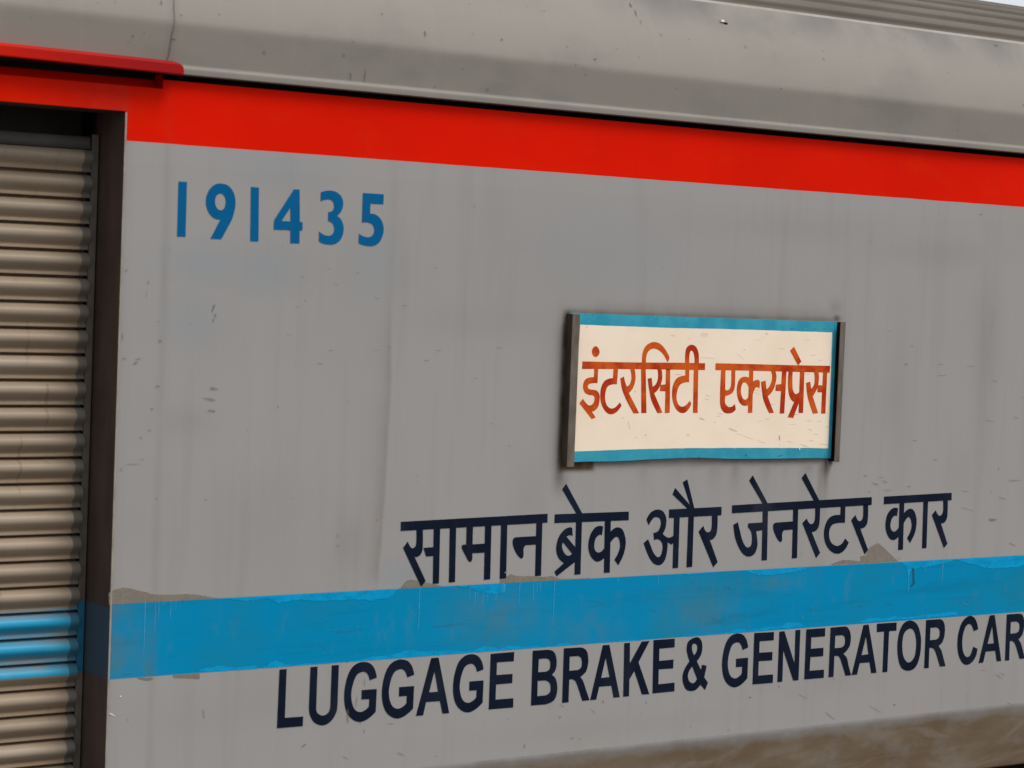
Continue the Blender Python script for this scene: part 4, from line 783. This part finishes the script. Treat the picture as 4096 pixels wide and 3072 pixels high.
# red rain gutter over the door
gt = MB()
def drop(x): return -.0107 * (x - 2.92)
XS = [1.20, 2.20, 2.880, 2.906, 2.914, 2.920, 2.9235, 2.9245]
TOP = [0, 0, 0, 0, .0022, .006, .0115, .018]
gp = lambda t, d: [(-.022, 3.4530 + d - t), (-.0540, 3.4470 + d - t), (-.0585, 3.4450 + d - t), (-.0600, 3.4410 + d - t), (-.0600, 3.4150 + d), (-.0585, 3.4125 + d), (-.0560, 3.4115 + d), (-.0540, 3.4135 + d), (-.0535, 3.432 + d - min(t, .012)), (-.022, 3.440 + d - min(t, .012))]
ring = []
for x_, t in zip(XS, TOP): ring += [(x_, a, b) for a, b in gp(t, drop(x_))]
n = 10
gt.add(ring, [(i * n + j, (i + 1) * n + j, (i + 1) * n + j + 1, i * n + j + 1) for i in range(len(XS) - 1) for j in range(n - 1)], M['canopy'], False)
gt.add(ring[-n:], [tuple(range(n))], M['canopy'])
gt.extrude([(-.0535, 3.4140), (-.028, 3.4138), (.058, 3.4150)], 1.20, 2.889, M['black'])  # black sheet paints the deep shade under the gutter
gt.build('rain_gutter', coach)

# door frame: jambs, head, sill, and the dark recess behind
fr = MB()
fr.extrude([(0.0, DZ1), (.165, DZ1)], DX0, DX1, M['jamb'])
def side(xx): fr.add([(xx, 0, DZ0), (xx, .20, DZ0), (xx, .20, DZ1), (xx, 0, DZ1)], [(0, 1, 2, 3)], M['jamb'])
side(DX0); side(DX1)
fr.extrude([(0.0, DZ0), (.21, DZ0)], DX0, DX1, M['jamb'])
fr.add([(DX1, -.0009, DZ0), (DX1 + .0055, -.0009, DZ0), (DX1 + .0055, -.0009, DZ1 - .004), (DX1, -.0009, DZ1 - .004)], [(0, 1, 2, 3)], M['edge'])
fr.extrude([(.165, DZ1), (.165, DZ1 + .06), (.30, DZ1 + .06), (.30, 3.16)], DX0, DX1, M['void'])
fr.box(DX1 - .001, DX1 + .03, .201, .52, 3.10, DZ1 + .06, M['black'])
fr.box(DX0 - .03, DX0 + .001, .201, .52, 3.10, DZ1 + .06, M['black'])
fr_o = fr.build('door_frame', coach)
lt = MB()
lt.extrude([(.225, 3.186), (.172, 3.1895), (.168, 3.191), (.172, 3.224), (.178, 3.2285), (.24, 3.231)], DX0 + .026, DX1 - .030, M['lintel'], True)
lt.build('lintel', fr_o)
for (a, b, c) in ((DX1 - .0275, DX1 - .0065, DX1 - .0005), (DX0 + .0275, DX0 + .0065, DX0 + .0005)):
    gd = MB()
    lo_, hi_ = min(a, b), max(a, b)
    gd.box(lo_, hi_, .163, .167, DZ0 + .002, 3.235, M['guide'])
    gd.box(lo_ + .002, lo_ + .005, .167, .24, DZ0 + .002, 3.235, M['black'])
    gd.box(min(b, c), max(b, c), .195, .199, DZ0 + .002, DZ1 - .002, M['black'])
    gd.build('guide_rail', fr_o)

# roller shutter: one curtain of rolled slats
PITCH = .076
ZG = 3.0478                       # underside of one slat's lip
slat = [(1.00, .188), (.925, .189), (.892, .172), (.87, .1655), (.84, .1590), (.78, .1525), (.70, .1470), (.62, .1440), (.54, .1435), (.46, .1455), (.38, .1500), (.30, .1570), (.24, .1610), (.185, .1645), (.150, .1650), (.130, .1632), (.115, .1622), (.10, .1616), (.02, .1600), (.003, .1607), (.0, .1650), (.0, .186)]
cu = MB()
k = 1
while True:
    zb = ZG + k * PITCH
    if zb < DZ0 - PITCH: break
    pr = [(y, zb + t * PITCH) for t, y in slat if zb + t * PITCH < 3.189]
    pr = [(y, max(z, DZ0 + .003)) for y, z in pr]
    ends = [DX0 + .030, DX1 - .0300]
    ia = [i for i, (t, y) in enumerate(slat)]
    n0 = len(pr)
    curved = [p for p in pr]
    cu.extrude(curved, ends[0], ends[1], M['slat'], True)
    for e in ends:
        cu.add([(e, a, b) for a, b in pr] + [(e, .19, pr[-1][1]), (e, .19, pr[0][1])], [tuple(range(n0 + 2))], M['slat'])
    k -= 1
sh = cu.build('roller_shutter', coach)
me = sh.data
try:
    me.set_sharp_from_angle(angle=R(38))
except Exception: pass
for o_ in (rf_o,):
    try: o_.data.set_sharp_from_angle(angle=R(40))
    except Exception: pass

# holders welded to the side for the destination board
def holder(x_web, x_flange_end, label):
    h = MB()
    s_ = 1 if x_flange_end > x_web else -1
    lo_, hi_ = 2.2495, 2.7535
    a, b = sorted((x_web, x_web + s_ * .0025))
    h.box(a, b, -.0310, 0, lo_, hi_, M['grimesteel'])
    a, b = sorted((x_web, x_flange_end))
    h.box(a, b, -.0340, -.0310, lo_, hi_, M['steel'])
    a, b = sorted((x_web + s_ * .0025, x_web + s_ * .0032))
    h.box(a, b, -.0306, -.0006, lo_ + .001, hi_ - .001, M['black'])  # black plate paints shade on the web's inner face
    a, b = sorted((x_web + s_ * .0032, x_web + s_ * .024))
    h.box(a, b, -.0030, -.0006, lo_ + .001, hi_ - .001, M['black'])  # black strip paints the shaded gap behind the flange
    return h.build('board_holder', coach, label)
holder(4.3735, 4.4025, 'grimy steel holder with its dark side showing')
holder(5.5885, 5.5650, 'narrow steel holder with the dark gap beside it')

# rest of the body
bw = MB(); bw.box(X0, X1, WIDTH - .02, WIDTH, 1.03, 3.44, M['wall']); bw.build('far_side_wall', coach)
for xx in (X0, X1 - .02):
    e = MB()
    pl = [(.032, 1.06), (.032, 3.46), (.02, 3.55), (.20, 3.85), (.75, 4.06), (WIDTH / 2, 4.07), (WIDTH - .75, 4.06), (WIDTH - .20, 3.85), (WIDTH - .03, 3.55), (WIDTH - .03, 1.06)]
    e.add([(xx + .01, a, b) for a, b in pl], [tuple(range(len(pl)))], M['wall']); e.build('end_wall', coach)
uf = MB()
uf.box(X0 + .1, X1 - .1, .26, WIDTH - .26, .96, 1.10, M['under'])
uf.box(X0 + .1, X1 - .1, .70, WIDTH - .70, .35, .955, M['under'])
uf.build('underframe', coach)

# ------------------------------------------------------------------ destination board
bx0, bx1 = 4.3785, 5.5680
YB = -.0105
board = bpy.data.objects.new('destination_board', None)
board.location = ((bx0 + bx1) / 2, YB, 2.262)
board.empty_display_size = .2
COL.objects.link(board)
board['label'] = 'cream destination board with blue border and red hand-painted Hindi words'
board['category'] = 'sign board'
bot = [(bx0, 2.2635), (4.4208, 2.2630), (4.4700, 2.2638), (4.5264, 2.2637), (4.58, 2.2632), (4.6435, 2.2643), (4.715, 2.2672), (4.7925, 2.2691), (4.87, 2.2708), (4.9451, 2.2712), (5.02, 2.2680), (5.1017, 2.2652), (5.18, 2.2640), (5.2682, 2.2634), (5.38, 2.2632), (5.4944, 2.2627), (bx1, 2.2612)]
top = [(bx0, 2.7570), (4.50, 2.7562), (4.6769, 2.7553), (4.80, 2.7548), (4.9311, 2.7540), (5.10, 2.7537), (5.2463, 2.7536), (5.42, 2.7530), (bx1, 2.7528)]
bp = MB()
bp.poly([bot + list(reversed(top))], YB, M['boardblue'], YB + .0035)
ti = [(4.4219, 2.7188), (4.52, 2.7176), (4.62, 2.7172), (4.7187, 2.7163), (4.85, 2.7160), (4.98, 2.7166), (5.10, 2.7164), (5.2418, 2.7161), (5.40, 2.7153), (5.5468, 2.7149)]
ri = [(5.5478, 2.66), (5.5488, 2.58), (5.5502, 2.48), (5.5512, 2.40), (5.5522, 2.33), (5.5527, 2.2971)]
bi = [(5.47, 2.2995), (5.35, 2.3005), (5.20, 2.3024), (5.0471, 2.3034), (4.96, 2.3045), (4.83, 2.3040), (4.6908, 2.3034), (4.60, 2.3018), (4.50, 2.2998), (4.4191, 2.2985), (4.40, 2.2985)]
li = [(4.40, 2.55), (4.4158, 2.5551), (4.4190, 2.64)]
cream = ti + ri + bi + li
fine = []
for i, a in enumerate(cream):
    b = cream[(i + 1) % len(cream)]
    k = max(1, int(math.hypot(b[0] - a[0], b[1] - a[1]) / .02))
    for j in range(k):
        t = j / k
        fine.append((a[0] + (b[0] - a[0]) * t + random.uniform(-.0004, .0004), a[1] + (b[1] - a[1]) * t + random.uniform(-.0005, .0005)))
bp.poly([fine], YB - .0003, M['cream'])
mm = dict(M); mm['d'] = M['bd']; mm['k'] = M['b']
add_marks(bp, BOARD_MARKS, YB - .0012, mm)
bp.build('painted_panel', board)
letters('lettering', BOARD_TEXT, YB - .0006, M['boardtext'], board)
